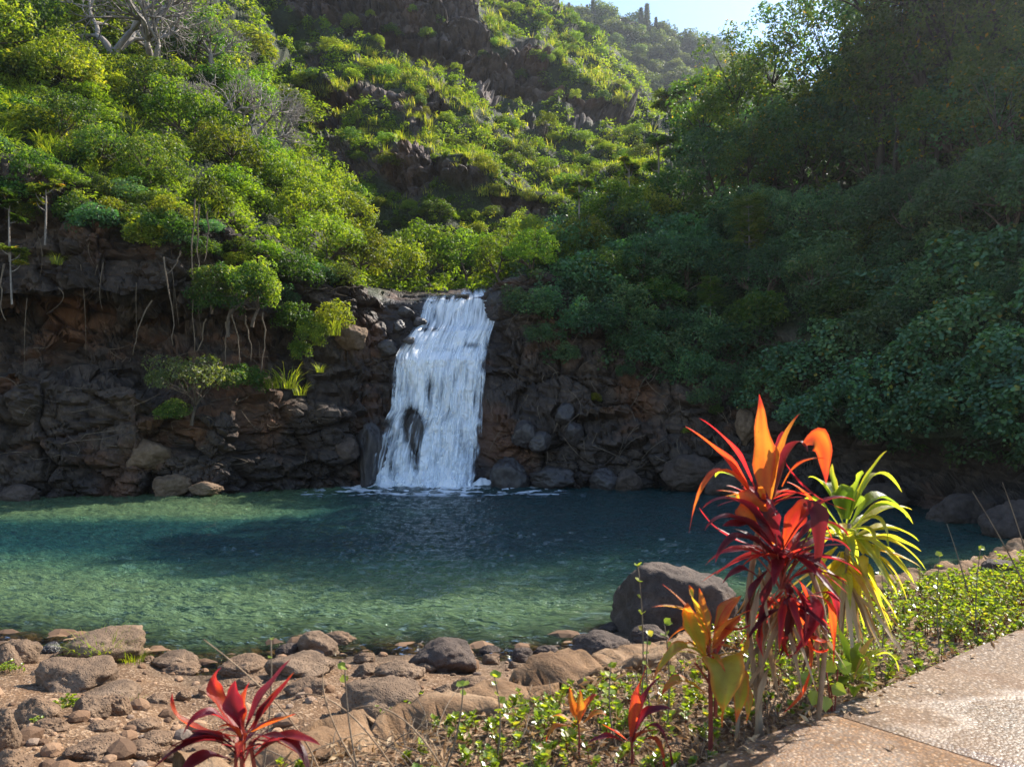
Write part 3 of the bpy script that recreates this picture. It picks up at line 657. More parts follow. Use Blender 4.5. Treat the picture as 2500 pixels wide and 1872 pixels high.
ROCKS = [
 (0, (-60, 135, 870, 1025), 'smooth grey boulder half out of frame beside the pool edge', 'rock_grey', .2, 0),
 (0, (20, 255, 850, 1012), 'grey brown boulder with a split end standing in the pool margin', 'rock_grey', .35, 0),
 (0, (375, 950, 772, 1010), 'large rounded boulder with weedy grass growing over its face', 'rock_grey', .3, 0),
 (0, (190, 725, 965, 1200), 'big flat topped slab with a dark overhanging front face', 'rock_grey', .75, 3),
 (0, (960, 1250, 928, 1050), 'low split brown rock lying at the waterline', 'rock_grey', .4, 0),
 (0, (1020, 1275, 990, 1062), 'thin pale wedge of stone in front of the split waterline rock', 'rock_tan', .7, 0),
 (0, (90, 400, 1205, 1405), 'tilted oblong tan boulder in front of the dark slab', 'rock_tan', .35, -16),
 (0, (-110, 112, 1280, 1570), 'tall grey boulder cut by the frame beside the oblong tan one', 'rock_grey', .5, 0),
 (0, (-60, 210, 1540, 1720), 'pale flat tan boulder in the bottom corner of the beach', 'rock_tan', .35, 0),
 (0, (440, 690, 1212, 1385), 'angular grey stone with one sharp shaded edge', 'rock_grey', .95, 0),
 (0, (640, 825, 1195, 1345), 'pale pointed slab leaning behind the sharp edged stone', 'rock_tan', .95, -10),
 (0, (450, 900, 1125, 1235), 'broad low brown boulder sunk in the soil behind the angular stones', 'rock_grey', .35, 0),
 (0, (210, 455, 1335, 1450), 'flat tan flagstone in front of the oblong boulder', 'rock_tan', .9, 0),
 (0, (545, 745, 1358, 1440), 'smooth low tan cobble resting on a thinner stone', 'rock_tan', .4, 0),
 (0, (420, 775, 1475, 1590), 'wide flat pitted stone near the bottom of the beach', 'rock_tan', .7, 0),
 (0, (830, 1092, 1428, 1522), 'oval pitted tan cobble beside the red leaved plant', 'rock_tan', .25, 0),
 (0, (770, 1035, 1490, 1600), 'jagged brown stone in front of the oval cobble', 'rock_tan', .85, 0),
 (0, (885, 1085, 1195, 1262), 'thin orange brown stone casting a dark line of shade', 'rock_tan', .8, 0),
 (0, (800, 1015, 1345, 1432), 'round shouldered tan rock in the middle of the beach', 'rock_tan', .4, 0),
 (0, (1375, 1700, 958, 1095), 'low pinkish boulder at the end of the bare soil', 'rock_tan', .25, 0),
 (0, (1660, 2120, 938, 1090), 'broad brown boulder behind the tips of the red leaves', 'rock_grey', .35, 0),
 (0, (1870, 2150, 795, 965), 'upright smooth grey boulder leaning over at the water', 'rock_grey', .3, 12),
 (0, (2030, 2250, 788, 905), 'pale rounded boulder tucked behind the leaning grey one', 'rock_tan', .35, 0),
 (0, (1735, 1900, 870, 965), 'small dark pointed rock beside the leaning boulder', 'rock_dark', .8, 0),
 (0, (1495, 1690, 1078, 1155), 'flat pale stone between the red leaves', 'rock_tan', .5, 0),
 (0, (1790, 2085, 1090, 1205), 'long pale sandy slab sloping down to the soil', 'rock_tan', .7, -8),
 (0, (255, 390, 865, 940), 'wet black rock awash between two shore boulders', 'rock_wet', .4, 0),
 (0, (900, 985, 950, 1005), 'small round pink stone touching the weedy boulder', 'rock_tan', .3, 0),
 (0, (310, 405, 925, 985), 'small tan stone between the weedy boulder and the dark slab', 'rock_tan', .5, 0),
 (0, (95, 170, 1380, 1470), 'small smooth tan pebble stone beside the tall grey boulder', 'rock_tan', .2, 0),
 (0, (1115, 1210, 1168, 1225), 'round orange stone alone on the soil', 'rock_tan', .2, 0),
 (0, (1090, 1330, 1500, 1590), 'broken tan stone in the shade of the red leaves', 'rock_tan', .7, 0),
 (340, (415, 890, 830, 1062), 'big rough dark boulder rising from the shore', 'rock_dark', .3, 0),
 (340, (215, 545, 985, 1112), 'craggy grey rock with stepped faces', 'rock_grey', .95, 0),
 (340, (60, 230, 1000, 1105), 'sharp brown rock leaning against the craggy grey one', 'rock_grey', .85, 0),
 (340, (-10, 640, 1110, 1375), 'largest beach boulder with its broad pitted dome and dark shaded end', 'rock_grey', .25, 4),
 (340, (695, 955, 1082, 1210), 'domed tan boulder full of holes', 'rock_tan', .3, 0),
 (340, (895, 1012, 938, 1010), 'small rounded rock in front of the rough dark boulder', 'rock_grey', .3, 0),
 (340, (490, 610, 995, 1060), 'grey pebble at the foot of the rough dark boulder', 'rock_grey', .3, 0),
 (340, (80, 225, 930, 1002), 'pale small boulder behind the craggy rock', 'rock_tan', .4, 0),
 (340, (1085, 1225, 897, 985), 'purplish rounded stone half in the water', 'rock_dark', .3, 0),
 (340, (1215, 1395, 878, 965), 'dark lumpy rock half in the water', 'rock_dark', .5, 0),
 (340, (1300, 1535, 948, 1068), 'grey boulder with moss at its foot', 'rock_dark', .4, 0),
 (340, (1440, 1850, 798, 975), 'wide dark boulder with a hollow in its top', 'rock_dark', .25, 0),
 (340, (1825, 2085, 752, 875), 'smooth dark dome shaped boulder below the giant one', 'rock_dark', .2, 0),
 (340, (880, 1015, 885, 965), 'dark flat rock at the shoulder of the rough boulder', 'rock_dark', .5, 0),
 (340, (585, 710, 1128, 1215), 'rough brown stone wedged between two domed boulders', 'rock_grey', .6, 0),
 (340, (1620, 1760, 740, 810), 'dark rock at the water foot of the giant boulder', 'rock_dark', .4, 0),
 (340, (950, 1200, 1130, 1200), 'pale flat stone set against the stone kerb', 'rock_tan', .5, 0),
 (340, (1330, 1640, 1050, 1130), 'long flat grey stone along the stone kerb', 'rock_tan', .5, 0),
 (340, (1060, 1130, 985, 1030), 'small grey stone alone on the damp soil', 'rock_grey', .4, 0),
 (680, (1900, 2145, 345, 450), 'dark rounded boulder rising over the far end of the kerb', 'rock_dark', .3, 0),
 (680, (1400, 1620, 455, 530), 'low dark rock by the water behind the yellow leaves', 'rock_dark', .5, 0),
 (680, (1180, 1420, 520, 590), 'dark flat rock below the yellow leaves', 'rock_dark', .5, 0),
]
for ox, b, lab, mt, ang, tilt in ROCKS:
    boulder(*cA(*b, ox), lab, mt, ang, tilt)
boulder(679, 600, 134, 77, 'giant dark boulder standing at the water behind the orange leaves', 'rock_dark', .62, 0, .8, seed=5, Y=11.2, sink=.35)
# (far shore)
# boulders along the foot of the far cliffs
for cx, cy, w, h, Y, lab, mt in [
  (172, 484, 40, 22, 30.8, 'grey boulder with wave cut sides under the small ledge tree', 'rock_grey'),
  (205, 487, 34, 13, 30.6, 'low smooth rock sloping into the pool under the ledge tree', 'rock_grey'),
  (18, 493, 44, 20, 29.4, 'layered dark rock at the water under the overhang', 'rock_dark'),
  (150, 452, 44, 30, 31.0, 'bulging brown block of the lower cliff', 'rock_grey'),
  (510, 476, 42, 40, 34.2, 'wet round boulder beside the foot of the waterfall', 'rock_wet'),
  (524, 432, 26, 26, 34.6, 'blue grey wet boulder stuck on the cliff beside the fall', 'rock_wet'),
  (552, 476, 46, 22, 33.9, 'broad dark rock at the water straight below the vines', 'rock_wet'),
  (604, 480, 30, 26, 33.6, 'round black boulder at the foot of the cliff', 'rock_wet'),
  (628, 480, 30, 24, 33.4, 'purple black boulder with curved banding', 'rock_dark'),
  (690, 470, 56, 34, 32.4, 'large dark block behind the red leaves at the far shore', 'rock_dark'),
  (735, 478, 66, 36, 31.2, 'dark rock mass at the far shore behind the yellow leaves', 'rock_dark'),
  (372, 452, 34, 62, 34.8, 'tall wet slab beside the foot of the waterfall', 'rock_wet'),
  (345, 448, 30, 26, 34.2, 'square dark block above the cliff cave', 'rock_dark'),
  (352, 335, 34, 26, 36.4, 'reddish block beside the top step of the fall', 'rock_grey'),
  (388, 347, 22, 16, 36.6, 'wet rounded stone at the lip beside the fall', 'rock_wet'),
  (414, 430, 20, 34, 35.25, 'dark rock that splits the falling water', 'rock_wet'),
  (406, 311, 17, 11, 37.7, 'black wet rock among the trickles at the top of the fall', 'rock_wet'),
  (420, 321, 15, 9, 37.3, 'low wet rock under the first lip of the fall', 'rock_wet'),
  (399, 325, 13, 12, 37.1, 'wet rock at the outer end of the first step of the fall', 'rock_wet'),
  (408, 340, 14, 7, 36.1, 'dark wet ledge stone below the first step of the fall', 'rock_wet'),
  (497, 297, 22, 20, 38.0, 'black rock at the top corner of the waterfall', 'rock_wet'),
  (565, 412, 22, 20, 34.6, 'grey loose block in the rubble of the cliff', 'rock_wet'),
  (540, 440, 24, 20, 34.4, 'loose block with a pale flat top in the cliff rubble', 'rock_wet'),
  (575, 432, 20, 22, 34.3, 'leaning grey block in the cliff rubble', 'rock_wet'),
  (745, 424, 22, 34, 33.1, 'pale block of the cliff wall behind the red leaf tips', 'rock_grey'),
  (875, 495, 60, 26, 27.5, 'black boulder at the dark far shore beyond the yellow leaves', 'rock_dark'),
  (960, 512, 70, 40, 23.5, 'big dark boulder on the shaded far shore', 'rock_dark'),
  (1010, 520, 60, 44, 20.5, 'dark lumpy boulder at the shaded end of the pool', 'rock_dark')]:
    boulder(cx, cy, w, h, lab, mt, .55, 0, .8, seed=int(cx * 3 + cy), Y=Y, sink=.15)

# small stones on the beach: nobody could count them
mb = MB(); NS = 900
for i in range(NS):
    px = rng.uniform(-80, 640); py = rng.uniform(642, 790) if rng.random() < .75 else rng.uniform(700, 800)
    g = ground_at(px, py)
    if g[2] < .02 and rng.random() < .6: continue
    if edge_off(g[0], g[1]) < 1.9: continue
    s = rng.choice([.02, .03, .045, .07, .11], p=[.34, .3, .2, .11, .05]) * rng.uniform(.7, 1.3)
    V = ICO2 * (1 + .28 * fbm(ICO2 * 1.4 + i, 2, i % 50))[:, None] * np.array([1, rng.uniform(.6, 1), rng.uniform(.45, .8)]) * s
    a = rng.uniform(0, 6.28); Rz = np.array([[math.cos(a), -math.sin(a), 0], [math.sin(a), math.cos(a), 0], [0, 0, 1]])
    mb.add(V @ Rz.T + np.array([g[0], g[1], ground_z(g[0], g[1]) + s * .2]), ICOF2, rng.random())
for i in range(420):
    px = rng.uniform(-60, 640); Ys = F * CAMZ / (rng.uniform(0, 1) * 0 + 1) / 230 ; x0 = 0
    Y0 = float(np.interp(px, SH[:, 0], SH[:, 1])) + rng.exponential(.7); x0 = (px - 512) / F * Y0; s_ = rng.choice([.06, .1, .16, .24], p=[.4, .3, .2, .1]) * rng.uniform(.7, 1.3)
    V = ICO2 * (1 + .28 * fbm(ICO2 * 1.4 + i, 2, i % 50))[:, None] * np.array([1, rng.uniform(.6, 1), .55]) * s_
    mb.add(V + np.array([x0, Y0, min(float(ground_z(x0, Y0)) + s_ * .2, .02 - s_ * .3)]), ICOF2, rng.random() * .5)
t = NT('small stones'); p = t.geo()
c = t.ramp(t.attr('tint'), [(0, (.08, .048, .03)), (.4, (.19, .11, .062)), (.8, (.32, .2, .12)), (1, (.16, .125, .1))])
M['stones'] = t.done(t.bsdf(c, .85, .2, t.bump(t.noise(p, 60, 4), .5, .008)))
tag(ob('pebbles', mb.mesh('pebbles', M['stones'], False)), kind='stuff')
# ================================================================== LEAVES AND CROWNS
KITE = (np.array([[0, 0, 0], [-.28, .42, .06], [0, 1, -.04], [.28, .42, .06]]), [np.array([[0, 3, 2, 1]])])
ROUND = (np.array([[0, 0, 0], [-.42, .22, .06], [-.46, .55, .05], [0, 1, -.06], [.46, .55, .05], [.42, .22, .06], [0, .4, -.03]]), [np.array([[0, 6, 2, 1], [0, 5, 4, 6]]), np.array([[6, 3, 2], [6, 4, 3]])])
_p = []; _f = []
for k in range(8):
    a = -2.6 + k * 5.2 / 7; b = len(_p)
    L = 1 - .12 * abs(k - 3.5) / 3.5
    dx, dy = math.sin(a), math.cos(a); sx, sy = dy, -dx
    _p += [[0, 0, 0], [dx * .55 * L - sx * .13, dy * .55 * L - sy * .13, -.03], [dx * L, dy * L, -.22], [dx * .55 * L + sx * .13, dy * .55 * L + sy * .13, -.03]]
    _f.append([b, b + 3, b + 2, b + 1])
PALM = (np.array(_p), [np.array(_f)])
FEATHER = None
_p = []; _f = []
for k in range(7):
    for sg in (-1, 1):
        b = len(_p); y0 = .08 + k * .13; w = .34 * math.sin((k + 1.2) / 8.4 * math.pi)
        _p += [[0, y0, 0], [sg * w * .5, y0 + .1, .02], [sg * w, y0 + .12, -.04], [sg * w * .55, y0 + .02, .01]]
        _f.append([b, b + 1, b + 2, b + 3])
FEATHER = (np.array(_p), [np.array(_f)])

def place_leaves(C, axis, nrm, L, tmpl, tint, width=1.0):
    """instances of a leaf template: C base points, axis leaf direction, nrm face normal"""
    TV, TF = tmpl
    axis = axis / (np.linalg.norm(axis, axis=1, keepdims=True) + 1e-9)
    X = np.cross(axis, nrm); X /= np.linalg.norm(X, axis=1, keepdims=True) + 1e-9
    Z = np.cross(X, axis)
    L = np.broadcast_to(np.asarray(L, float), (len(C),))
    V = C[:, None] + L[:, None, None] * (TV[None, :, 0:1] * width * X[:, None] + TV[None, :, 1:2] * axis[:, None] + TV[None, :, 2:3] * Z[:, None])
    n, k = V.shape[:2]
    Fs = [(np.arange(n)[:, None, None] * k + f[None]).reshape(-1, f.shape[1]) for f in TF]
    return V.reshape(-1, 3), Fs, np.repeat(tint, k)

def unit(v): return v / (np.linalg.norm(v, axis=-1, keepdims=True) + 1e-9)
def crown(seed, mat, ncl=46, radii=(1, 1, .8), clr=(.22, .36), per=120, leaf=.085, width=1.0, tmpl=KITE, up=.55, droop=.25, zmin=-.35, shell=(.5, .95), stems=0, name='crown', hollow=.62):
    r_ = np.random.default_rng(seed); rad = np.array(radii)
    d = unit(r_.normal(size=(ncl * 5, 3))); d = d[d[:, 2] > zmin][:ncl]
    cc = d * r_.uniform(*shell, (len(d), 1)) ** .6 * (1 + .55 * fbm(d * 1.7 + seed, 2, seed)[:, None]) * rad
    cr = r_.uniform(*clr, len(d))
    n = per * len(d); ci = np.repeat(np.arange(len(d)), per)
    e = unit(r_.normal(size=(n, 3)) + np.array([0, 0, .25]))
    Pp = cc[ci] + e * (cr[ci] * r_.uniform(.55, 1.08, n) ** .8)[:, None] * np.array([1, 1, .8])
    inside = np.zeros(n, bool)
    for k in range(len(d)):
        q = np.linalg.norm((Pp - cc[k]) / np.array([1, 1, .8]), axis=1) < cr[k] * hollow
        q[ci == k] = False; inside |= q
    keep = ~inside; Pp = Pp[keep]; e = e[keep]; ci = ci[keep]; n = len(Pp)
    nr = unit(e * .7 + np.array([0, 0, up]) + r_.normal(size=(n, 3)) * .45)
    ax = unit(np.cross(nr, r_.normal(size=(n, 3)))); ax = unit(ax + e * .5 - np.array([0, 0, droop]))
    tint = np.clip(r_.random(len(d))[ci] * .55 + r_.random(n) * .5 - .02, 0, 1)
    tint = np.where(r_.random(n) < .025, 1, np.minimum(tint, .92))
    V, Fs, T = place_leaves(Pp, ax, nr, leaf * r_.uniform(.6, 1.25, n), tmpl, tint, width)
    return np_mesh(name, V, Fs, tint=T, mat=M[mat]), cc

def limbs(seed, cc, mat, h0=0.0, base=(0, 0, -1.2), r0=.05, fork=.45, nmax=16, sway=.1, name='trunk'):
    """a tapered trunk that forks to the clump centres"""
    r_ = np.random.default_rng(seed); mb = MB(); base = np.array(base, float)
    top = np.array([cc[:, 0].mean() * .4, cc[:, 1].mean() * .4, h0])
    mid = base + (top - base) * fork; mid[:2] += r_.normal(size=2) * sway
    main = bez(base, base + (mid - base) * np.array([.2, .2, .6]), mid, 8); mb.add(*tube(main, np.linspace(r0, r0 * .75, 8), 7))
    sel = r_.permutation(len(cc))[:nmax]
    nb = max(3, nmax // 4); forks = [mid + (cc[s] - mid) * .4 + r_.normal(size=3) * .06 for s in sel[:nb]]
    for f in forks: mb.add(*tube(bez(mid, mid + (f - mid) * .5 + np.array([0, 0, .05]), f, 6), np.linspace(r0 * .62, r0 * .42, 6), 6))
    for s in sel:
        f = min(forks, key=lambda q: np.linalg.norm(q - cc[s]))
        mb.add(*tube(bez(f, f + (cc[s] - f) * .5 + r_.normal(size=3) * .09, cc[s] * 1.02, 6), np.linspace(r0 * .4, r0 * .08, 6), 5))
    return mb.mesh(name, M[mat], True)

def bare_tree(seed, mat, depth=6, spread=.55, r0=.045, base=(0, 0, -.25), L0=.42):
    r_ = np.random.default_rng(seed); mb = MB()
    def grow(p, d, L, r, k):
        q = p + d * L; m = (p + q) / 2 + r_.normal(size=3) * L * .1
        mb.add(*tube(bez(p, m, q, 5), np.linspace(r, r * .72, 5), 5 if k > 2 else 4))
        if k == 0: return
        for i in range(2 + (r_.random() < .45)):
            nd = unit(d + r_.normal(size=3) * spread + np.array([0, 0, .12])); grow(q, nd, L * r_.uniform(.66, .9), r * .66, k - 1)
    for i in range(3): grow(np.array(base, float), unit(np.array([r_.normal() * .5, r_.normal() * .3, 1.0])), L0, r0, depth)
    return mb.mesh('branches', M[mat], True)

SP = {}
def species(key, n, f): SP[key] = [f(i) for i in range(n)]
species('shrub', 3, lambda i: crown(100 + i, 'leaf_sun', 44, (1, 1, .82), per=70, leaf=.135, name='shrub')[0])
species('lime', 2, lambda i: crown(120 + i, 'leaf_lime', 40, (1, 1, .75), per=70, leaf=.135, name='shrub')[0])
species('mid', 3, lambda i: crown(140 + i, 'leaf_mid', 46, (1, 1, .85), per=74, leaf=.13, name='shrub')[0])
species('dark', 3, lambda i: crown(160 + i, 'leaf_dark', 46, (1, 1, .85), per=74, leaf=.13, name='shrub')[0])
species('blue', 2, lambda i: crown(180 + i, 'leaf_blue', 34, (1, 1, .9), per=70, leaf=.16, name='ridge_bush')[0])
def treekind(key, n, mat, bark, seed, base=(0, 0, -1.3), r0=.06, **kw):
    out = []
    for i in range(n):
        cm, cc = crown(seed + i, mat, **kw); out.append((cm, limbs(seed + i, cc, bark, base=base, r0=r0)))
    SP[key] = out
treekind('t_sun', 3, 'leaf_sun', 'bark', 200, ncl=70, radii=(1, 1, .72), clr=(.14, .26), per=88, leaf=.085, zmin=-.6)
treekind('t_mid', 3, 'leaf_mid', 'bark', 220, ncl=70, radii=(1, 1, .8), clr=(.14, .26), per=88, leaf=.082, zmin=-.6)
treekind('t_lime', 2, 'leaf_lime', 'bark', 230, ncl=64, radii=(1, 1, .78), clr=(.13, .25), per=90, leaf=.085, zmin=-.6)
treekind('t_olive', 2, 'leaf_olive', 'bark', 240, ncl=64, radii=(1, 1, .72), clr=(.12, .23), per=95, leaf=.07, zmin=-.1)
treekind('t_dark', 3, 'leaf_dark', 'bark', 260, ncl=74, radii=(1, 1, .95), clr=(.13, .25), per=95, leaf=.075, zmin=-.35)
treekind('t_hau', 2, 'leaf_hau', 'bark', 280, ncl=60, radii=(1, 1, .85), clr=(.16, .3), per=64, leaf=.1, tmpl=ROUND, zmin=-.5, up=.8, droop=.45)
treekind('t_tall', 3, 'leaf_cec', 'bark_dark', 300, base=(0, 0, -1.9), r0=.04, ncl=50, radii=(.85, .85, 1.2), clr=(.11, .22), per=80, leaf=.066, zmin=-.7)
treekind('t_lofty', 2, 'leaf_dark', 'bark_dark', 310, base=(0, 0, -3.4), r0=.055, ncl=60, radii=(1, 1, 1.0), clr=(.14, .27), per=110, leaf=.07, zmin=-.6)
treekind('t_ledge', 1, 'leaf_olive', 'bark', 320, base=(.1, 0, -1.05), r0=.045, ncl=40, radii=(1, .8, .62), clr=(.16, .26), per=95, leaf=.075, zmin=-.05)
def cecropia(seed):
    r_ = np.random.default_rng(seed); mb = MB(); top = []
    main = bez((0, 0, -2.6), (.1, 0, -1), (r_.uniform(-.1, .1), 0, .1), 10); mb.add(*tube(main, np.linspace(.05, .03, 10), 6)); top.append(main[-1])
    for k in range(4):
        b = main[5 + k]; a = r_.uniform(0, 6.28); e = b + np.array([math.cos(a) * .45, math.sin(a) * .45, r_.uniform(.25, .55)])
        mb.add(*tube(bez(b, b + (e - b) * np.array([.8, .8, .2]), e, 6), np.linspace(.03, .018, 6), 5)); top.append(e)
    C = []; A = []; T = []
    for e in top:
        m = 16
        for j in range(m):
            a = r_.uniform(0, 6.28); el = r_.uniform(-.5, .9); dd = np.array([math.cos(a) * math.cos(el), math.sin(a) * math.cos(el), math.sin(el)])
            q = e + dd * r_.uniform(.12, .24); C.append(q); A.append(dd * np.array([1, 1, .3])); T.append(r_.random())
            mb.add(*tube(np.array([e, q]), [.008, .006], 4))
    C = np.array(C); A = np.array(A); n = len(C)
    V, Fs, Tt = place_leaves(C, A, unit(np.array([0, 0, 1.]) + r_.normal(size=(n, 3)) * .3), r_.uniform(.2, .32, n), PALM, np.array(T))
    return np_mesh('crown', V, Fs, tint=Tt, mat=M['leaf_cec']), mb.mesh('trunk', M['bark_grey'], True)
SP['t_cec'] = [cecropia(340 + i) for i in range(3)]
def ironwood(seed):
    r_ = np.random.default_rng(seed); mb = MB(); mb.add(*tube(np.array([[0, 0, -1], [0, 0, 0], [.03, 0, 1.]]), [.03, .022, .004], 5))
    n = 1500; h = r_.uniform(-.6, 1, n) ; w = .2 * (1.05 - (h + .6) / 1.65) * r_.uniform(.1, 1, n); a = r_.uniform(0, 6.28, n)
    C = np.stack([np.cos(a) * w, np.sin(a) * w, h], -1); A = np.stack([np.cos(a), np.sin(a), r_.uniform(.1, 1.2, n)], -1)
    V, Fs, T = place_leaves(C, A, r_.normal(size=(n, 3)), r_.uniform(.1, .2, n), KITE, r_.random(n), .4)
    return np_mesh('crown', V, Fs, tint=T, mat=M['needle']), mb.mesh('trunk', M['bark'], True)
SP['t_iron'] = [ironwood(360 + i) for i in range(2)]
def sapling(seed):
    r_ = np.random.default_rng(seed); mb = MB(); mb.add(*tube(np.array([[0, 0, -1], [.03, 0, 0], [0, 0, 1.]]), [.03, .022, .008], 6))
    C = []; A = []
    for k in range(8):
        z = -.25 + k * .17; L = .75 * (1 - k / 10)
        for j in range(9):
            a = r_.uniform(0, 6.28); dd = np.array([math.cos(a), math.sin(a), .12]); st = np.array([0, 0, z])
            mb.add(*tube(np.array([st, st + dd * L * .4]), [.008, .005], 4))
            for s in (.25, .5, .75, 1.0): C.append(st + dd * L * .55 * s); A.append(dd + r_.normal(size=3) * .35 + np.array([0, 0, -.25 * s]))
    C = np.array(C); n = len(C)
    V, Fs, T = place_leaves(C, np.array(A), unit(np.array([0, 0, 1.]) + r_.normal(size=(n, 3)) * .2), r_.uniform(.28, .42, n), FEATHER, np.clip(r_.normal(.6, .2, n), 0, .93))
    return np_mesh('crown', V, Fs, tint=T, mat=M['leaf_mid']), mb.mesh('trunk', M['bark_grey'], True)
SP['t_sap'] = [sapling(380 + i) for i in range(2)]
SP['bare'] = [bare_tree(400 + i, 'bark_grey') for i in range(3)]

GOLD = 2.399963
def shrub(kind, P_, r, label, group=None, name='shrub', cat='shrub', sq=1.0, lean=None):
    me = SP[kind][rng.integers(len(SP[kind]))]
    o = ob(name, me); o.location = P_; o.scale = (r * rng.uniform(.85, 1.2), r * rng.uniform(.85, 1.2), r * sq * rng.uniform(.8, 1.1)); o.rotation_euler = (rng.uniform(-.2, .2), rng.uniform(-.2, .2), rng.uniform(0, 6.28))
    return tag(o, label, cat, group)
PROTO = {}
def tree(kind, P_, r, label, group=None, name='tree', cat='tree', h=1.3, sq=1.0, rot=None, var=None):
    """r: crown radius in metres; the crown's centre stands h*r above P_"""
    cm, tm = SP[kind][rng.integers(len(SP[kind])) if var is None else var]
    e = empty(name, P_, rng.uniform(0, 6.28) if rot is None else rot); e.scale = (r, r, r * sq)
    c = ob('crown', cm, e, (0, 0, h)); t_ = ob('trunk', tm, e, (0, 0, h))
    if kind == 't_hau': t_.scale.z = .35
    return tag(e, label, cat, group)

def scatter(poly, spacing, jitter=.35, avoid=None):
    xs = [p[0] for p in poly]; ys = [p[1] for p in poly]; out = []
    for j, y in enumerate(np.arange(min(ys), max(ys), spacing * .8)):
        for x in np.arange(min(xs) + (j % 2) * spacing / 2, max(xs), spacing):
            q = (x + rng.normal() * spacing * jitter, y + rng.normal() * spacing * jitter)
            if inpoly(np.array([q[0]]), np.array([q[1]]), poly)[0] and not (avoid is not None and avoid(*q)): out.append(q)
    out.sort(key=lambda q: q[1])
    return out
HUES = {'lime': 'yellow green ', 't_lime': 'yellow green ', 'shrub': 'bright green ', 't_sun': 'bright green ', 'mid': 'mid green ', 't_mid': 'mid green ', 't_olive': 'olive green '}
def which(label, k, x, y, pts):
    xs = sorted(abs(q[0] - 440) for q in pts); ys = sorted(q[1] for q in pts); n = len(pts)
    if n < 4: return label
    band = 'upper' if y < ys[n // 3] else ('lower' if y >= ys[2 * n // 3] else 'middle')
    L = ('' if 'dark' in label else HUES.get(k, '')) + label + ', ' + band + ' part ' + ('nearer' if abs(x - 440) < xs[n // 2] else 'away from') + ' the fall'
    return L
def zone(loft, poly, spacing, size, kinds, label, group, avoid=None, sink=.15, sq=.85, name='shrub', cat='shrub'):
    """fills a stretch of slope; size in 1024-wide pixels"""
    ks, w = zip(*kinds); w = np.array(w, float) / sum(w)
    pts_ = scatter(poly, spacing, avoid=avoid); lab0 = label[0]
    for (x, y) in pts_:
        p_, n_ = loft.hit(x, y); r = rng.uniform(*size) * p_[1] / F; k = ks[rng.choice(len(ks), p=w)]; L = which(lab0, k, x, y, pts_)
        if k.startswith('t_'): tree(k, p_ + np.array([0, 0, -.1 * r]), r, label[1], group[1], h=.95, name='tree')
        else: shrub(k, p_ + np.array([0, 0, r * (.3 - sink)]), r, L, L.replace('shrub', 'shrubs'), sq=sq, name=name, cat=cat)
def hillrock(x, y): return bool(rockmask(np.array([x, x, x]), np.array([y - 1, y - 7., y - 13])).any()) or rng.random() < .06

# ---------- slope above the overhanging cliff
zone(bank, [(-110, -60), (150, -60), (232, 5), (285, 90), (310, 150), (330, 215), (300, 240), (255, 232), (200, 205), (120, 175), (60, 150), (0, 128), (-60, 110)], 36, (18, 29),
     [('shrub', 5), ('mid', 4), ('lime', 2)], ['shrub on the sunlit slope above the overhang'], ['shrubs on the slope above the overhanging cliff'])
# fringe that hangs over the cliff's edge
for i, (x, y) in enumerate([(14, 200), (30, 222), (75, 212), (92, 226), (135, 226), (152, 240), (168, 232), (185, 246), (206, 252), (118, 216), (-40, 150), (5, 148), (38, 172), (70, 182), (100, 190), (128, 196), (150, 205), (172, 212), (196, 214), (218, 232), (245, 250), (270, 262), (298, 272), (322, 276), (345, 283), (236, 268), (262, 285), (284, 300)]):
    p_, n_ = bank.hit(x, y); r = rng.uniform(14, 23) * p_[1] / F
    shrub(['mid', 'shrub', 'mid', 'dark'][i % 4], p_ + np.array([0, -.25, .1]), r, 'dense shrub spilling over the upper lip of the overhanging cliff', 'shrubs along the lip of the overhanging cliff', sq=.9)
# ---------- tall hill behind the fall
zone(hill, [(232, -20), (300, 12), (345, 40), (400, 62), (440, 74), (470, 96), (545, 104), (600, 116), (660, 120), (640, 200), (560, 262), (440, 280), (330, 280), (300, 180), (285, 90)], 25, (7.5, 13.5),
     [('shrub', 5), ('lime', 4), ('mid', 4)], ['small shrub on ledges of the tall hill'], ['shrubs on the ledges of the tall hill'], avoid=hillrock)
zone(hill, [(482, -20), (560, -14), (604, 40), (640, 92), (628, 100), (584, 84), (556, 60), (540, 34), (510, 26)], 18, (5, 9), [('mid', 3), ('lime', 3), ('shrub', 2)],
     ['low shrub on shoulder beside the great cliff'], ['shrubs on the green shoulder beside the great cliff'], sq=.7)
for (x, y, s, k) in [(392, 34, 8, 'lime'), (380, 40, 7, 'shrub'), (352, 22, 10, 'shrub'), (369, 12, 5, 'lime'), (410, 12, 5, 'lime'), (430, 30, 7, 'lime'), (437, 22, 5, 'shrub'), (459, 64, 6, 'lime'), (482, 58, 5, 'mid'), (520, 78, 6, 'lime'), (495, 20, 9, 'lime'), (496, 40, 6, 'shrub'), (535, 58, 7, 'lime'), (545, 62, 6, 'lime'), (390, 85, 6, 'lime'), (407, 78, 7, 'lime'), (420, 100, 7, 'mid'), (424, 112, 6, 'lime'), (575, 92, 6, 'shrub'), (605, 98, 6, 'mid'), (620, 105, 6, 'lime')]:
    p_, n_ = hill.hit(x, y); shrub(k, p_, s * p_[1] / F, 'small shrub clinging alone to the bare basalt face', 'shrubs clinging to the great basalt cliff', sq=1.1)
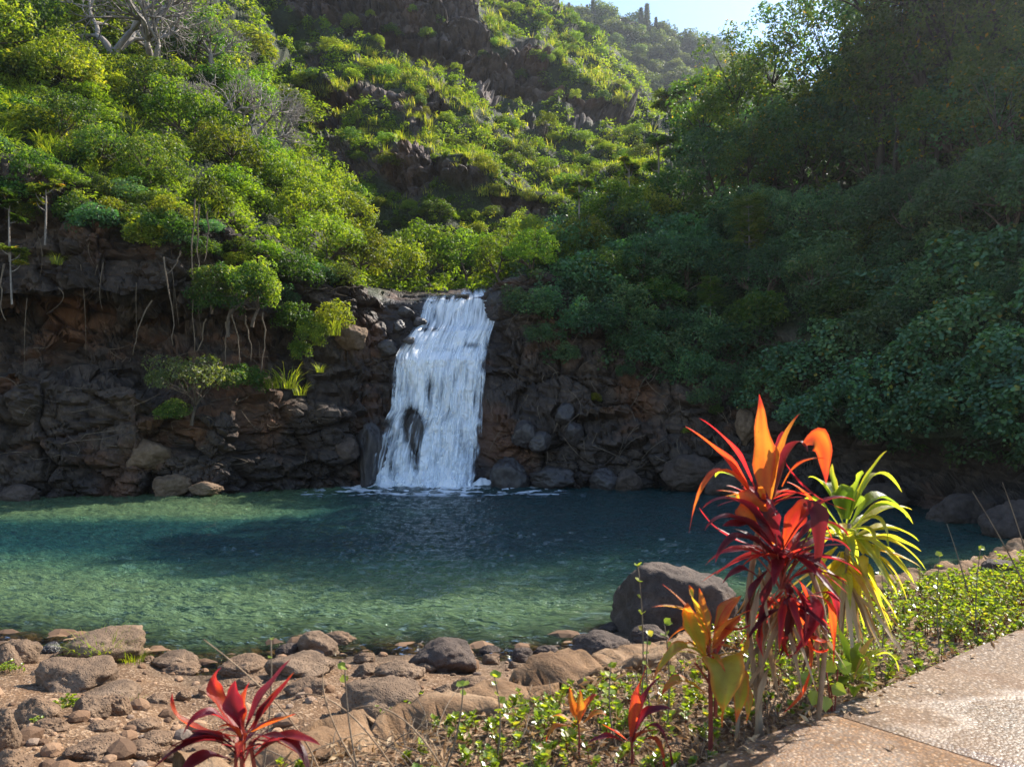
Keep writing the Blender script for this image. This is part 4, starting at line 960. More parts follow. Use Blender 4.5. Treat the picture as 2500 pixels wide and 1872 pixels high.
# ---------- trees in the gully above the lip of the fall
G1 = ['', 'leafy tree in the gully above the waterfall lip']; G2 = ['', 'trees crowding the gully above the waterfall']
def trees_at(lst, loft, label, group, h=1.0, sq=1.0, name='tree', cat='tree'):
    for it in lst:
        x, y, r, k = it[:4]; p_, n_ = loft.hit(x, y); rr_ = r * p_[1] / F
        L = which(label, k, x, y, lst); tree(k, p_ + np.array([0, .1 * rr_, -.1]), rr_, L, L.replace('tree', 'trees'), h=it[4] if len(it) > 4 else h, sq=sq, name=name, cat=cat)
trees_at([(330, 262, 34, 't_sun'), (362, 275, 32, 't_sun'), (395, 284, 34, 't_lime'), (432, 284, 36, 't_sun', 1.1), (468, 282, 34, 't_lime', 1.0), (500, 276, 30, 't_sun', .9), (528, 268, 26, 't_sun'), (306, 235, 36, 't_lime'), (345, 238, 34, 't_sun'), (384, 255, 34, 't_sun'), (420, 262, 32, 't_sun'), (455, 262, 32, 't_sun'), (490, 256, 30, 't_sun'), (522, 248, 26, 't_sun'), (288, 208, 34, 't_sun'), (322, 205, 30, 't_sun'), (356, 220, 28, 't_sun'), (265, 180, 30, 't_sun'), (548, 250, 22, 't_lime')], bank,  # lighter leaf kinds, sunlight in the gully put into leaf colour
         'tree crowding the gully above the waterfall lip', 'trees crowding the gully above the waterfall', h=.85)
trees_at([(-40, 60, 60, 't_sun'), (20, 50, 46, 't_mid'), (62, 90, 40, 't_sun'), (150, 110, 38, 't_mid'), (190, 140, 40, 't_sun'), (228, 168, 36, 't_sun'), (118, 40, 42, 't_sun'), (200, 60, 34, 't_mid'), (245, 110, 30, 't_sun'), (30, 0, 44, 't_mid'), (60, 135, 34, 't_mid'), (105, 165, 30, 't_mid'), (150, 180, 30, 't_mid')], bank,
         'broad tree on the slope above the overhang', 'trees on the slope above the overhanging cliff', h=.7)
for i, (x, y, s, lab) in enumerate([(140, 62, 78, 'bare grey tree with wide branches, highest one on the sunlit slope'), (178, 78, 74, 'bare grey tree with many fine twigs beside the highest bare one'), (232, 80, 42, 'low bare grey bush on the slope below the two bare trees'), (262, 156, 52, 'leafless grey tree leaning out over the green shrubs'), (292, 158, 36, 'small leafless tree at the edge of the gully')]):
    p_, n_ = bank.hit(x, y); r = s * p_[1] / F
    e = empty('bare_tree', p_ + np.array([0, -3.6, .2]), rng.uniform(0, 6)); e.scale = (r * 1.15, r * .8, r * .85); ob('branches', SP['bare'][i % 3], e); tag(e, lab, 'bare tree')
# ---------- far ridge
for i, (x, y) in enumerate(scatter([(500, -30), (560, -6), (600, 12), (640, 22), (700, 38), (800, 90), (860, 140), (720, 110), (640, 110), (560, 60), (500, 20)], 13)):
    p_, n_ = ridge.hit(x, y); r = rng.uniform(7, 13) * p_[1] / F
    shrub('blue', p_ + np.array([0, 0, r * .3]), r, 'hazy green tree on the distant ridge', 'trees on the distant ridge', name='ridge_tree', cat='tree')
for i, (x, hh) in enumerate([(558, 22), (574, 26), (590, 24), (598, 34), (646, 36), (652, 44), (661, 28)]):
    hh = hh * .55
    p_, n_ = ridge.hit(x, np.interp(x, [500, 560, 597, 625, 660, 700], [0, 12, 16, 20, 30, 40]) + 2, 6); r = hh * p_[1] / F * .7
    tree('t_iron', p_, r, 'spindly ironwood standing on the distant skyline', 'ironwoods on the distant skyline', name='ironwood', h=.8)

# ---------- wooded bank on the shaded side
zone(bank, [(548, 262), (600, 238), (660, 215), (720, 215), (790, 215), (870, 205), (960, 190), (1090, 140), (1160, 140), (1160, 300), (1000, 320), (880, 345), (770, 350), (700, 340), (620, 320), (560, 300)], 43, (22, 35),
     [('dark', 5), ('mid', 1)], ['dark bushy shrub on the shaded wooded bank'], ['shrubs on the shaded wooded bank'], sq=1.0)
for i, (x, y, s) in enumerate([(515, 300, 15), (532, 305, 18), (552, 300, 18), (575, 318, 20), (600, 326, 22), (622, 340, 22), (645, 352, 20), (668, 352, 22), (690, 365, 20), (712, 372, 20), (735, 378, 22), (640, 318, 20), (665, 322, 20), (695, 335, 24), (725, 345, 22), (590, 296, 20), (540, 338, 14), (566, 352, 12), (700, 395, 14), (620, 372, 10)]):
    p_, n_ = bank.hit(x, y); shrub('dark', p_ + np.array([0, -.3, 0]), s * p_[1] / F, 'dark shrub hanging on the cliff between the fall and the heart leaved trees', 'shrubs on the cliff beside the fall', sq=1.1)
trees_at([(560, 268, 24, 't_sun'), (585, 255, 30, 't_sun'), (615, 235, 36, 't_sun'), (640, 228, 34, 't_sun'), (670, 218, 34, 't_mid'), (600, 290, 30, 't_mid'), (640, 285, 32, 't_dark'), (680, 290, 34, 't_dark'), (720, 290, 36, 't_dark'), (765, 300, 38, 't_dark'), (760, 245, 38, 't_dark'), (810, 250, 40, 't_dark'), (860, 250, 44, 't_dark'), (910, 240, 46, 't_dark'), (960, 245, 50, 't_dark'), (1010, 240, 56, 't_dark'), (1060, 230, 60, 't_dark'), (820, 310, 40, 't_dark')], bank,  # first trees have sunlight on that edge put into lighter leaf colours
         'dark leafy tree on the shaded wooded bank', 'trees on the shaded wooded bank', h=.8)
# tall ones on the bank's crest, against the light
trees_at([(700, 205, 40, 't_tall', 2.2), (732, 198, 50, 't_tall', 2.3), (770, 188, 54, 't_tall', 2.3), (815, 178, 60, 't_tall', 2.1), (856, 176, 64, 't_tall', 2.0), (900, 168, 66, 't_tall', 1.9), (945, 160, 72, 't_tall', 1.8), (990, 150, 76, 't_tall', 1.7), (1040, 140, 84, 't_tall', 1.6), (1110, 120, 96, 't_tall', 1.5), (870, 205, 58, 't_tall', 1.5), (940, 205, 62, 't_tall', 1.4), (1010, 200, 70, 't_tall', 1.3), (1080, 190, 76, 't_tall', 1.2), (790, 215, 46, 't_tall', 1.4), (745, 212, 40, 't_tall', 1.3), (1200, 120, 110, 't_tall', 1.5), (1300, 100, 120, 't_tall', 1.4)], bank,
         'tall tree on the crest of the shaded bank', 'tall trees on the crest of the shaded bank')
trees_at([(706, 196, 44, 't_mid', 1.5), (738, 190, 50, 't_lime', 1.6), (772, 190, 44, 't_lime', 1.2), (806, 186, 46, 't_mid', 1.2), (842, 180, 52, 't_lime', 1.5), (880, 172, 62, 't_mid', 1.6), (918, 166, 66, 't_mid', 1.6), (958, 160, 70, 't_mid', 1.5), (1000, 150, 74, 't_mid', 1.5), (1045, 145, 80, 't_mid', 1.4), (760, 200, 50, 't_dark', .9), (815, 198, 54, 't_dark', .9), (865, 192, 56, 't_dark', .9), (915, 188, 60, 't_dark', .9), (965, 182, 64, 't_dark', .9), (1015, 176, 68, 't_dark', .9), (715, 205, 46, 't_dark', .8)], bank,
         'leafy tree on the crest below lofty crowns', 'trees filling the crest of the shaded bank')
trees_at([(893, 205, 62, 't_tall', 2.3), (935, 198, 66, 't_tall', 2.3), (978, 188, 70, 't_tall', 2.2), (910, 190, 64, 't_mid', 2.3), (990, 170, 70, 't_mid', 2.2)], bank,
         'slender tree among the lofty ones', 'slender trees among the lofty ones')
trees_at([(880, 207, 72, 't_lofty', 3.5), (922, 200, 74, 't_lofty', 3.4), (965, 190, 78, 't_lofty', 3.3), (1010, 175, 84, 't_lofty', 3.1)], bank,  # added, tall enough that unseen crowns throw a band of shade on the pool
         'lofty shade tree added with its crown out of frame', 'lofty trees added to shade the pool')
for (x, y, r, h_, lab) in [(668, 196, 26, 5.6, 'tallest thin umbrella tree rising into the open sky'), (690, 192, 30, 5.3, 'thin umbrella tree with its crown at the top edge beside the open sky'), (634, 215, 22, 3.1, 'umbrella tree with a flat crown above the sunny shrubs of the shaded bank'), (612, 225, 18, 2.6, 'short umbrella tree at the edge of the sunny gully'), (655, 205, 26, 3.2, 'umbrella tree with layered leaves under the skyline'), (680, 200, 24, 2.6, 'umbrella tree in front of the distant ridge, crown low'), (705, 196, 24, 3.4, 'umbrella tree with dark clusters beside the tall dark trees'), (578, 250, 20, 5.1, 'bright umbrella tree standing alone before the dark basalt'), (552, 262, 14, 2.6, 'small umbrella tree with yellowing leaves beside the gully trees')]:
    p_, n_ = bank.hit(x, y); rr_ = r * p_[1] / F; tree('t_cec', p_, rr_, lab, name='umbrella_tree', h=h_ * .55 + .6)
for (x, y, r, lab) in [(737, 272, 40, 'layered feathery sapling standing out on the shaded bank'), (702, 318, 24, 'thin pale stemmed sapling beside the feathery one')]:
    p_, n_ = bank.hit(x, y); tree('t_sap', p_ + np.array([0, -1.2, -.3]), r * p_[1] / F, lab, name='sapling', h=.9)
# heart leaved trees that hang to the water
trees_at([(770, 395, 30, 't_hau'), (800, 375, 34, 't_hau'), (835, 350, 36, 't_hau'), (805, 420, 26, 't_hau'), (840, 410, 34, 't_hau'), (880, 390, 40, 't_hau'), (925, 360, 42, 't_hau'), (975, 330, 44, 't_hau'), (880, 432, 30, 't_hau'), (925, 420, 40, 't_hau'), (970, 400, 44, 't_hau'), (1015, 370, 48, 't_hau'), (1020, 425, 44, 't_hau'), (1070, 390, 56, 't_hau'), (960, 270, 44, 't_hau'), (1010, 270, 48, 't_hau'), (900, 300, 36, 't_hau'), (1070, 300, 56, 't_hau'), (860, 300, 30, 't_hau'), (1140, 400, 70, 't_hau')], bank,
         'heart leaved tree over the undercut bank', 'heart leaved trees over the undercut bank', h=.25, name='heart_leaved_tree')
for (x, y, s, k, lab) in [(763, 372, 8, 'lime', 'bright mossy tuft on the cliff wall above the red leaf tips'), (598, 398, 7, 'lime', 'bright green cushion on the cliff under the vines'), (684, 428, 5, 'lime', 'little green tuft on the cliff blocks behind the pointed red leaf'), (712, 410, 7, 'mid', 'leafy clump on the pale cliff blocks')]:
    p_, n_ = bank.hit(x, y); shrub(k, p_ + np.array([0, -.1, 0]), s * p_[1] / F, lab)

# ---------- plants on the sunlit cliff
def onbank(x, y, dy=0): return bank.hit(x, y)[0] + np.array([0, -dy, 0])
tree('t_ledge', at(187, 424, 30.6), 1.62, 'small umbrella shaped tree with silvery leaves rooted on the low cliff ledge', name='ledge_tree', h=1.02, rot=.4, var=0)
shrub('mid', at(243, 380, 32.4), .8, 'round bright green bush on the ledge behind the silvery tree', sq=1.1)
shrub('mid', at(173, 412, 30.3), .55, 'leafy little bush under the silvery ledge tree')
for (x, y, Y, r, k, lab) in [(228, 290, 31.2, 1.35, 't_mid', 'leaning tree with a wide crown in front of the overhang'), (252, 282, 31.8, 1.25, 't_sun', 'sunlit tree crown joined to the leaning one under the lip'), (212, 274, 31.0, .9, 't_mid', 'small tree crown at the outer side of the leaning one')]:
    tree(k, at(x, y + 26, Y), r, lab, h=.7, name='cliff_tree')
for (x, y, Y, r, k, lab) in [(330, 318, 34.6, .7, 'lime', 'bright bush on the cliff above the grassy nook'), (312, 335, 34.2, .75, 'shrub', 'sunny bush draped on the cliff beside the waterfall'), (300, 352, 34.0, .5, 'shrub', 'lowest of the bushes draped on the cliff beside the waterfall'), (296, 322, 34.4, .8, 'mid', 'green bush high on the cliff beside the waterfall'), (10, 205, 30.0, .9, 't_cec', 'umbrella tree on the overhang at the frame edge'), (45, 190, 30.4, .8, 't_cec', 'umbrella tree with pale stem on the dark overhang'), (12, 250, 29.6, .75, 't_cec', 'lowest umbrella tree on the overhang by the frame edge')]:
    if k == 't_cec': tree(k, at(x, y + 40, Y), r, lab, name='umbrella_tree', h=1.9)
    else: shrub(k, at(x, y, Y), r, lab, sq=1.2)
# aerial roots and vines that hang down the overhang
mb0 = None
for i, (x0, y0, x1, y1, Y, lab) in enumerate([(164, 255, 174, 345, 30.6, 'long pale aerial root hanging above the silvery tree'), (194, 200, 196, 352, 31.2, 'pair of straight roots hanging from the lip, reaching lowest'), (199, 205, 197, 300, 31.3, 'short straight root hanging beside the straightest one'), (207, 210, 205, 262, 31.5, 'thin root hanging below the sunny shrubs of the lip'), (152, 300, 133, 355, 32.0, 'slanting dark root in the shade of the overhang'), (206, 318, 197, 352, 31.8, 'thin slanting root beside the leaning tree'), (232, 310, 240, 365, 31.9, 'crooked trunk like root under the leaning tree'), (245, 315, 252, 362, 32.0, 'pale root with a sharp bend under the leaning tree'), (262, 312, 261, 372, 32.2, 'straight thin root at the bush beside the grass tuft'), (225, 322, 224, 366, 32.0, 'short root standing over the round green bush'), (180, 252, 168, 272, 30.9, 'dead pale branch fallen across the upper rock'), (4, 265, 5, 320, 29.2, 'pale bare stem hanging at the frame edge')]):
    a = at(x0, y0, Y); b = at(x1, y1, Y); m = (a + b) / 2 + rng.normal(size=3) * .15
    mb = MB(); pts = bez(a, m, b, 14) + np.stack([fbm(np.stack([np.arange(14) * .5, np.full(14, i * 3.1), np.full(14, k * 5.)], -1), 2, 7) for k in range(3)], -1) * .1
    mb.add(*tube(pts, np.linspace(.035, .016, 14), 5))
    tag(ob('hanging_root', mb.mesh('hanging_root', M['root'])), lab, 'root')
for i in range(11):
    x0 = rng.uniform(20, 300); y0 = rng.uniform(235, 300); Y = 30.6 + .005 * x0 + rng.uniform(0, .6); a = at(x0, y0, Y); b = at(x0 + rng.normal() * 6, y0 + rng.uniform(25, 95), Y + .3)
    mb = MB(); mb.add(*tube(bez(a, (a + b) / 2 + rng.normal(size=3) * .3, b, 10), np.linspace(.018, .008, 10), 4)); tag(ob('hanging_root', mb.mesh('hanging_root', M['root'])), 'very thin aerial root hanging from the lip of the dark overhang', 'root', 'thin roots hanging from the overhang lip')
# ---------- stuff: undergrowth carpets, hillside grass, vines
def carpet(loft, n, polys, mat, leaf, name, avoid=None, tm=KITE, off=.12, dens=None):
    xs = []; ys = []
    while len(xs) < n:
        k = rng.integers(len(polys)); poly = polys[k]; q = np.array(poly)
        x = rng.uniform(q[:, 0].min(), q[:, 0].max(), 4000); y = rng.uniform(q[:, 1].min(), q[:, 1].max(), 4000)
        m = inpoly(x, y, poly)
        if avoid is not None: m &= ~avoid(x, y)
        xs += list(x[m]); ys += list(y[m])
    return np.array(xs[:n]), np.array(ys[:n])
def faces_sample(loft, n, weight):
    """points on a loft, spread evenly over the picture; weight (nu-1, nv-1)"""
    P_ = loft.P; a = P_[:-1, :-1]; b = P_[1:, :-1]; c_ = P_[:-1, 1:]
    area = np.linalg.norm(np.cross(b - a, c_ - a), axis=-1) / a[..., 1] ** 2
    w = (area * weight).ravel(); w /= w.sum()
    i = rng.choice(len(w), n, p=w); nu, nv = area.shape; iu, iv = i // nv, i % nv
    s = rng.random(n)[:, None]; t_ = rng.random(n)[:, None]
    q = P_[iu, iv] * (1 - s) * (1 - t_) + P_[iu + 1, iv] * s * (1 - t_) + P_[iu, iv + 1] * (1 - s) * t_ + P_[iu + 1, iv + 1] * s * t_
    nrm = loft.N[iu, iv]; nrm = np.where((nrm * (q - np.array([0, 0, CAMZ]))).sum(-1, keepdims=True) > 0, -nrm, nrm)
    return q, nrm
def leafcarpet(name, loft, n, weight, mat, px, thick=1.2, tm=KITE, per=60, mound=(3, 9), up=.45):
    """low growth in mounds: n leaves in mounds of a few pixels' radius"""
    nc = n // per; q, nrm = faces_sample(loft, nc, weight); nrm = unit(nrm * .6 + np.array([0, 0, up]))
    r_ = rng.uniform(mound[0], mound[1], nc) ** 1.0 * q[:, 1] / F; ct = rng.random(nc) * .55 + .3 * fbm(q / (q[:, 1:2] * .05), 2, 55)
    ci = np.repeat(np.arange(nc), per); m = len(ci)
    e = unit(rng.normal(size=(m, 3)) + nrm[ci] * .8)
    q2 = q[ci] + e * (r_[ci] * rng.uniform(.45, 1.1, m))[:, None] + nrm[ci] * (r_[ci] * .15)[:, None]
    nn = unit(e * .7 + np.array([0, 0, .5]) + rng.normal(size=(m, 3)) * .45)
    ax = unit(np.cross(nn, rng.normal(size=(m, 3)))) + e * .4 - np.array([0, 0, .25])
    V, Fs, T = place_leaves(q2, ax, nn, q2[:, 1] / F * px * rng.uniform(.6, 1.3, m), tm, np.clip(ct[ci] + rng.random(m) * .42, 0, 1))
    tag(ob(name, np_mesh(name, V, Fs, tint=T, mat=M[mat])), kind='stuff')
c4 = lambda a: (a[:-1, :-1] + a[1:, :-1] + a[1:, 1:] + a[:-1, 1:]) / 4
bx, by = c4(bank.sx), c4(bank.sy); bk = c4(bank.kk[None, :] + 0 * bank.sx)
vis = (bx > -160) & (bx < 1180) & (by > -90)
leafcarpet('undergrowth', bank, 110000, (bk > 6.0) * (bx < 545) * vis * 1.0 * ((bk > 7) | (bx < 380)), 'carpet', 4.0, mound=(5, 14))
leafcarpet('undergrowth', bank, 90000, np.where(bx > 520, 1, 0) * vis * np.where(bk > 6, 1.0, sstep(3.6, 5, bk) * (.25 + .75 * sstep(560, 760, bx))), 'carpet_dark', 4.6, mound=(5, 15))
hx, hy = c4(hill.sx), c4(hill.sy)
leafcarpet('undergrowth', hill, 210000, (c4(hill.rm) < .3) * ((hx > 180) & (hx < 690) & (hy > -60) & (hy < 300)) * 1.0, 'carpet', 2.6, mound=(2.5, 8.5))
leafcarpet('undergrowth', ridge, 30000, ((ridge.sx[:-1, :-1] > 470) & (ridge.sx[:-1, :-1] < 900)) * 1.0, 'leaf_blue', 3, per=40, mound=(3, 8))

def blades(base, h, n, spread, seed, w=.02, lean=.6, tint=(.2, .9), up=None):
    """arching grass blades: returns V, F, T"""
    r_ = np.random.default_rng(seed); k = 5
    a = r_.uniform(0, 6.28, n); L = h * r_.uniform(.5, 1.15, n); ln = lean * r_.uniform(.3, 1.2, n)
    b = base + np.stack([np.cos(a), np.sin(a), 0 * a], -1) * (spread * np.sqrt(r_.random(n)))[:, None]
    a = a + r_.normal(size=n) * .6; s = np.linspace(0, 1, k)
    out = ln[:, None] * L[:, None] * s[None] ** 1.8; z = L[:, None] * (s[None] - .45 * ln[:, None] * s[None] ** 2.6)
    C = b[:, None] + np.stack([np.cos(a)[:, None] * out, np.sin(a)[:, None] * out, z], -1)
    sd = np.stack([-np.sin(a), np.cos(a), 0 * a], -1)[:, None] * (w * h * (1 - s[None] ** 1.5) * r_.uniform(.6, 1.3, n)[:, None])[..., None]
    V = np.stack([C - sd, C + sd], 2).reshape(n, k * 2, 3)
    f = np.array([[2 * i, 2 * i + 1, 2 * i + 3, 2 * i + 2] for i in range(k - 1)])
    Fq = (np.arange(n)[:, None, None] * (2 * k) + f[None]).reshape(-1, 4)
    return V.reshape(-1, 3), [Fq], np.repeat(r_.uniform(*tint, n), 2 * k)
def grassfield(name, pts, hpx, n, w=.03, spread=.5, tint=(.1, 1.), lean=.7):
    mb = MB()
    for i, p_ in enumerate(pts):
        h = rng.uniform(*hpx) * p_[1] / F; V, Fq, T = blades(p_, h, n, h * spread, i, w, lean, tint); mb.add(V, Fq, T)
    tag(ob(name, mb.mesh(name, M['grass'], False)), kind='stuff')
gp = []
for ln in [[(300, 88), (320, 92), (345, 78), (352, 75)], [(345, 42), (370, 48), (385, 56), (410, 66), (430, 76), (445, 84)], [(350, 52), (380, 62), (405, 74), (428, 86)], [(444, 90), (470, 100), (480, 112)], [(398, 132), (425, 130), (440, 140), (455, 150)], [(340, 110), (360, 116), (380, 122), (396, 134)], [(462, 144), (480, 152), (492, 160), (500, 168)], [(490, 128), (520, 136), (540, 142)], [(560, 56), (585, 62), (605, 76), (620, 92), (632, 100)], [(570, 46), (596, 60), (612, 78)], [(488, 6), (500, 24), (505, 38)], [(520, 150), (545, 162), (560, 172)], [(480, 180), (500, 184), (520, 184), (545, 196)], [(405, 100), (425, 118), (433, 128)], [(240, 62), (270, 70), (290, 84)]]:
    ln = np.array(ln, float)
    for s in np.arange(0, len(ln) - 1, .06):
        i = int(s); q = ln[i] + (ln[i + 1] - ln[i]) * (s - i) + rng.normal(size=2) * 3.0 + np.array([0, 4.5])
        gp.append(hill.hit(q[0], q[1])[0])
hN = hill.N[:-1, :-1]; hz = abs(c4(hill.N)[..., 2]); ok = (hx > 230) & (hx < 660) & (hy > -30) & (hy < 262) & (c4(hill.rm) < .3)
gq, _n = faces_sample(hill, 620, ok * sstep(.55, .8, hz))
grassfield('grass', [q - np.array([0, 0, .3]) for q in gp[::2]] + list(gq), (5, 11), 26, .03, .55, (.1, 1.))
gp = [bank.hit(x + rng.normal() * 7, y + rng.normal() * 7)[0] + np.array([0, -.2, 0]) for (x, y) in [(28, 90), (26, 100), (30, 110), (8, 120), (16, 130), (60, 140), (95, 158), (120, 172), (45, 150), (198, 200), (212, 206), (225, 214), (135, 120), (300, 150)] for _ in range(7)]
grassfield('grass', gp, (9, 16), 30, .03, .6, (.0, .7), 1.0)
for (x, y, Y, h, lab) in [(287, 388, 33.0, 1.25, 'tall bright grass tuft on the low cliff ledge beside the round bush'), (270, 388, 32.8, .8, 'shorter grass tuft between the round bush and the tall tuft'), (300, 395, 33.0, .7, 'drooping grass tuft at the end of the low ledge'), (333, 335, 34.0, .9, 'grass tuft hanging on the cliff close to the waterfall'), (318, 345, 33.8, .7, 'yellow grass tuft under the bushes beside the waterfall'), (57, 264, 30.2, .55, 'lone yellow grass tuft on the dark overhanging rock'), (320, 372, 34.0, .5, 'dry drooping grass tuft on the cliff beside the waterfall')]:
    V, Fq, T = blades(at(x, y, Y), h, 60, h * .35, int(x), .022, .8, (.1, .8)); mb = MB(); mb.add(V, Fq, T); tag(ob('grass_tuft', mb.mesh('grass_tuft', M['grass'], False)), lab, 'grass tuft')
# dead twigs, roots and dry vines over the cliffs
mb = MB()
for i in range(260):
    x, y = (rng.uniform(490, 760), rng.uniform(300, 470)) if i < 130 else ((rng.uniform(330, 560), rng.uniform(276, 300)) if i < 190 else (rng.uniform(20, 330), rng.uniform(340, 470)))
    p_, n_ = bank.hit(x, y); L = rng.uniform(.4, 1.6); p_ = p_ + np.array([0, -.12, 0])
    e = p_ + np.array([rng.normal() * .5, -rng.uniform(.0, .3), -rng.uniform(.3, 1)]) * L if i < 130 else p_ + np.array([rng.normal(), rng.normal() * .3 - .2, rng.uniform(-.2, .7)]) * L * .7
    mb.add(*tube(bez(p_, (p_ + e) / 2 + rng.normal(size=3) * .2 * L, e, 7), np.linspace(.016, .007, 7), 4), rng.random())
tag(ob('dry_vines', mb.mesh('dry_vines', M['root'])), kind='stuff')
# ================================================================== FOREGROUND PLANTS
def timat(name, stops, tstops, trans=.55, rough=.46, spec=.35):
    t = NT(name); f = t.attr('tint'); c = t.ramp(f, stops); tc = t.ramp(f, tstops)
    p = t.objc(); c = t.mix(t.ramp(t.noise(p, 22, 5, .7), [(.4, 0.), (.75, .8)]), c, (.045, .012, .014))
    sp = t.ramp(t.noise(p, 75, 3, .6), [(.66, 0.), (.72, 1.)]); c = t.mix(t.math('MULTIPLY', sp, .6), c, (.12, .07, .03)); tc = t.mix(t.math('MULTIPLY', sp, .6), tc, (.2, .1, .03))
    nb = t.bump(t.noise(t.map(p, (1, 1, .35)), 38, 3), .35, .012)
    tr = t.n('ShaderNodeBsdfTranslucent'); t.l(tc, tr.inputs['Color'])
    mx = t.n('ShaderNodeMixShader'); mx.inputs[0].default_value = trans
    t.l(t.bsdf(c, rough, spec, nb), mx.inputs[1]); t.l(tr.outputs[0], mx.inputs[2])
    return t.done(mx.outputs[0])
#                 0 maroon        .25 purple       .45 crimson      .65 red orange   .85 orange      1 yellow green
M['ti'] = timat('red leaf', [(0, (.03, .008, .014)), (.25, (.085, .025, .045)), (.45, (.2, .018, .03)), (.65, (.36, .06, .025)), (.85, (.42, .17, .04)), (1, (.2, .2, .04))],
                [(0, (.16, .012, .01)), (.25, (.3, .02, .03)), (.45, (.75, .03, .035)), (.65, (.95, .12, .02)), (.85, (.98, .36, .03)), (1, (.62, .6, .04))])
M['yel'] = timat('yellow green leaf', [(0, (.06, .1, .02)), (.4, (.16, .2, .03)), (.7, (.38, .32, .04)), (1, (.45, .3, .1))],
                 [(0, (.25, .42, .03)), (.4, (.62, .75, .04)), (.7, (.95, .75, .04)), (1, (.9, .5, .12))], .5)
M['sprig'] = leafmat('round succulent leaf', [(0, (.05, .09, .015)), (.5, (.14, .22, .03)), (.9, (.3, .36, .06)), (1, (.3, .2, .06))], trans=.5, objvar=0, rough=.3, spec=.5, tcol=(1.9, 1.7, .4))
M['dry'] = leafmat('dry leaf', [(0, (.11, .06, .03)), (.5, (.3, .19, .1)), (1, (.5, .38, .24))], trans=.25, tcol=(1.1, .9, .6), objvar=0, rough=.7, spec=.2)
M['stemred'] = barkmat('red stem', (.12, .02, .02), (.3, .07, .04))
M['cane'] = barkmat('ringed cane', (.14, .085, .05), (.34, .24, .15))

def strap(p0, p1, p2, w, tint, fold=.35, twist=0.0, n=14, tip=None, curl=.1, pw=.8, face=None, notch=0.0):
    """a lance shaped leaf along a curve: grooved along its midrib, wavy at its edge"""
    C = bez(p0, p1, p2, n); T = unit(np.gradient(C, axis=0)); s = np.linspace(0, 1, n)
    ref = np.array([0, 0, 1.]) if face is None else np.array(face, float)
    S = np.cross(T, ref); bad = np.linalg.norm(S, axis=1) < .25
    S = unit(S + np.where(bad[:, None], np.array([[.6, .2, 0]]), 0)); S = unit(gs(S))
    Nn = np.cross(S, T)
    if twist: a = twist * s[:, None]; S, Nn = S * np.cos(a) + Nn * np.sin(a), Nn * np.cos(a) - S * np.sin(a)
    prof = np.clip(s / .38, 0, 1) ** .75 * np.clip((1 - s) / .5, 0, 1) ** pw; prof = np.maximum(prof, .16 * (s < .4)) + .015
    js = np.array([-1, -.68, -.34, 0, .34, .68, 1]); V = []
    for j in js:
        wv = 1 + .13 * np.sin(s * 17 + j * 2 + w * 90) * abs(j)
        V.append(C + S * (j * w / 2 * prof * wv)[:, None] + Nn * (abs(j) * fold * w / 2 * prof + curl * w * .5 * np.sin(s * 11 + j * 3) * abs(j) * prof)[:, None])
    V = np.stack(V, 1)
    tt = np.full((n, 7), tint, float); tt[:, 1::2] += .045; tt[:, 3] -= .10; tt += .05 * np.sin(s * 9 + w * 300)[:, None]; tt[:, [0, 6]] = np.where(tint > .5, tint * .82, tint + .16); tt[-2:] = tt[-2:] * (.75 if tint > .5 else 1.2) if tip is None else tip
    return V.reshape(-1, 3), grid_faces(n, 7), np.clip(tt + rng.normal() * .02, 0, 1).ravel()
def gs(a):
    b = a.copy()
    for _ in range(2): b[1:-1] = (b[:-2] + b[1:-1] + b[2:]) / 3
    return b
D = lambda x, y: (x / 2.16, y / 2.16)      # pixels of the enlarged photograph
def dleaf(mb, a, c, b, w, tint, Y, da=0, dc=0, db=0, **kw):
    """leaf from a over c to b (photograph positions) at distance Y, ends nearer or farther by da, dc, db"""
    p = [at(*D(*q), Y + dd) for q, dd in ((a, da), (c, dc), (b, db))]
    ctrl = 2 * p[1] - .5 * (p[0] + p[2])
    mb.add(*strap(p[0], ctrl, p[2], w / 2.16 / F * Y, tint, **kw))
def rosette(mb, c, n, L, w, el, tints, seed, droop=.5, Yup=(0, 0, 1), az=None):
    r_ = np.random.default_rng(seed)
    for i in range(n):
        a = (az if az is not None else 0) + i * GOLD + r_.normal() * .2; e = el[0] + (el[1] - el[0]) * (i / max(1, n - 1)) + r_.normal() * .1; l = L * r_.uniform(.75, 1.15)
        dd = np.array([math.cos(a) * math.cos(e), math.sin(a) * math.cos(e), math.sin(e)]); hz = np.array([math.cos(a), math.sin(a), 0])
        p0 = c + np.array([0, 0, -.12 + .16 * (1 - i / n)]) ; p1 = p0 + dd * l * .55; p2 = p0 + dd * l * .75 + hz * l * .28 - np.array([0, 0, droop * l * (1.15 - math.sin(max(e, 0)))]) * .6
        mb.add(*strap(p0, p1, p2, w * r_.uniform(.75, 1.2), tints[r_.integers(len(tints))] + r_.normal() * .03, twist=r_.normal() * .28))

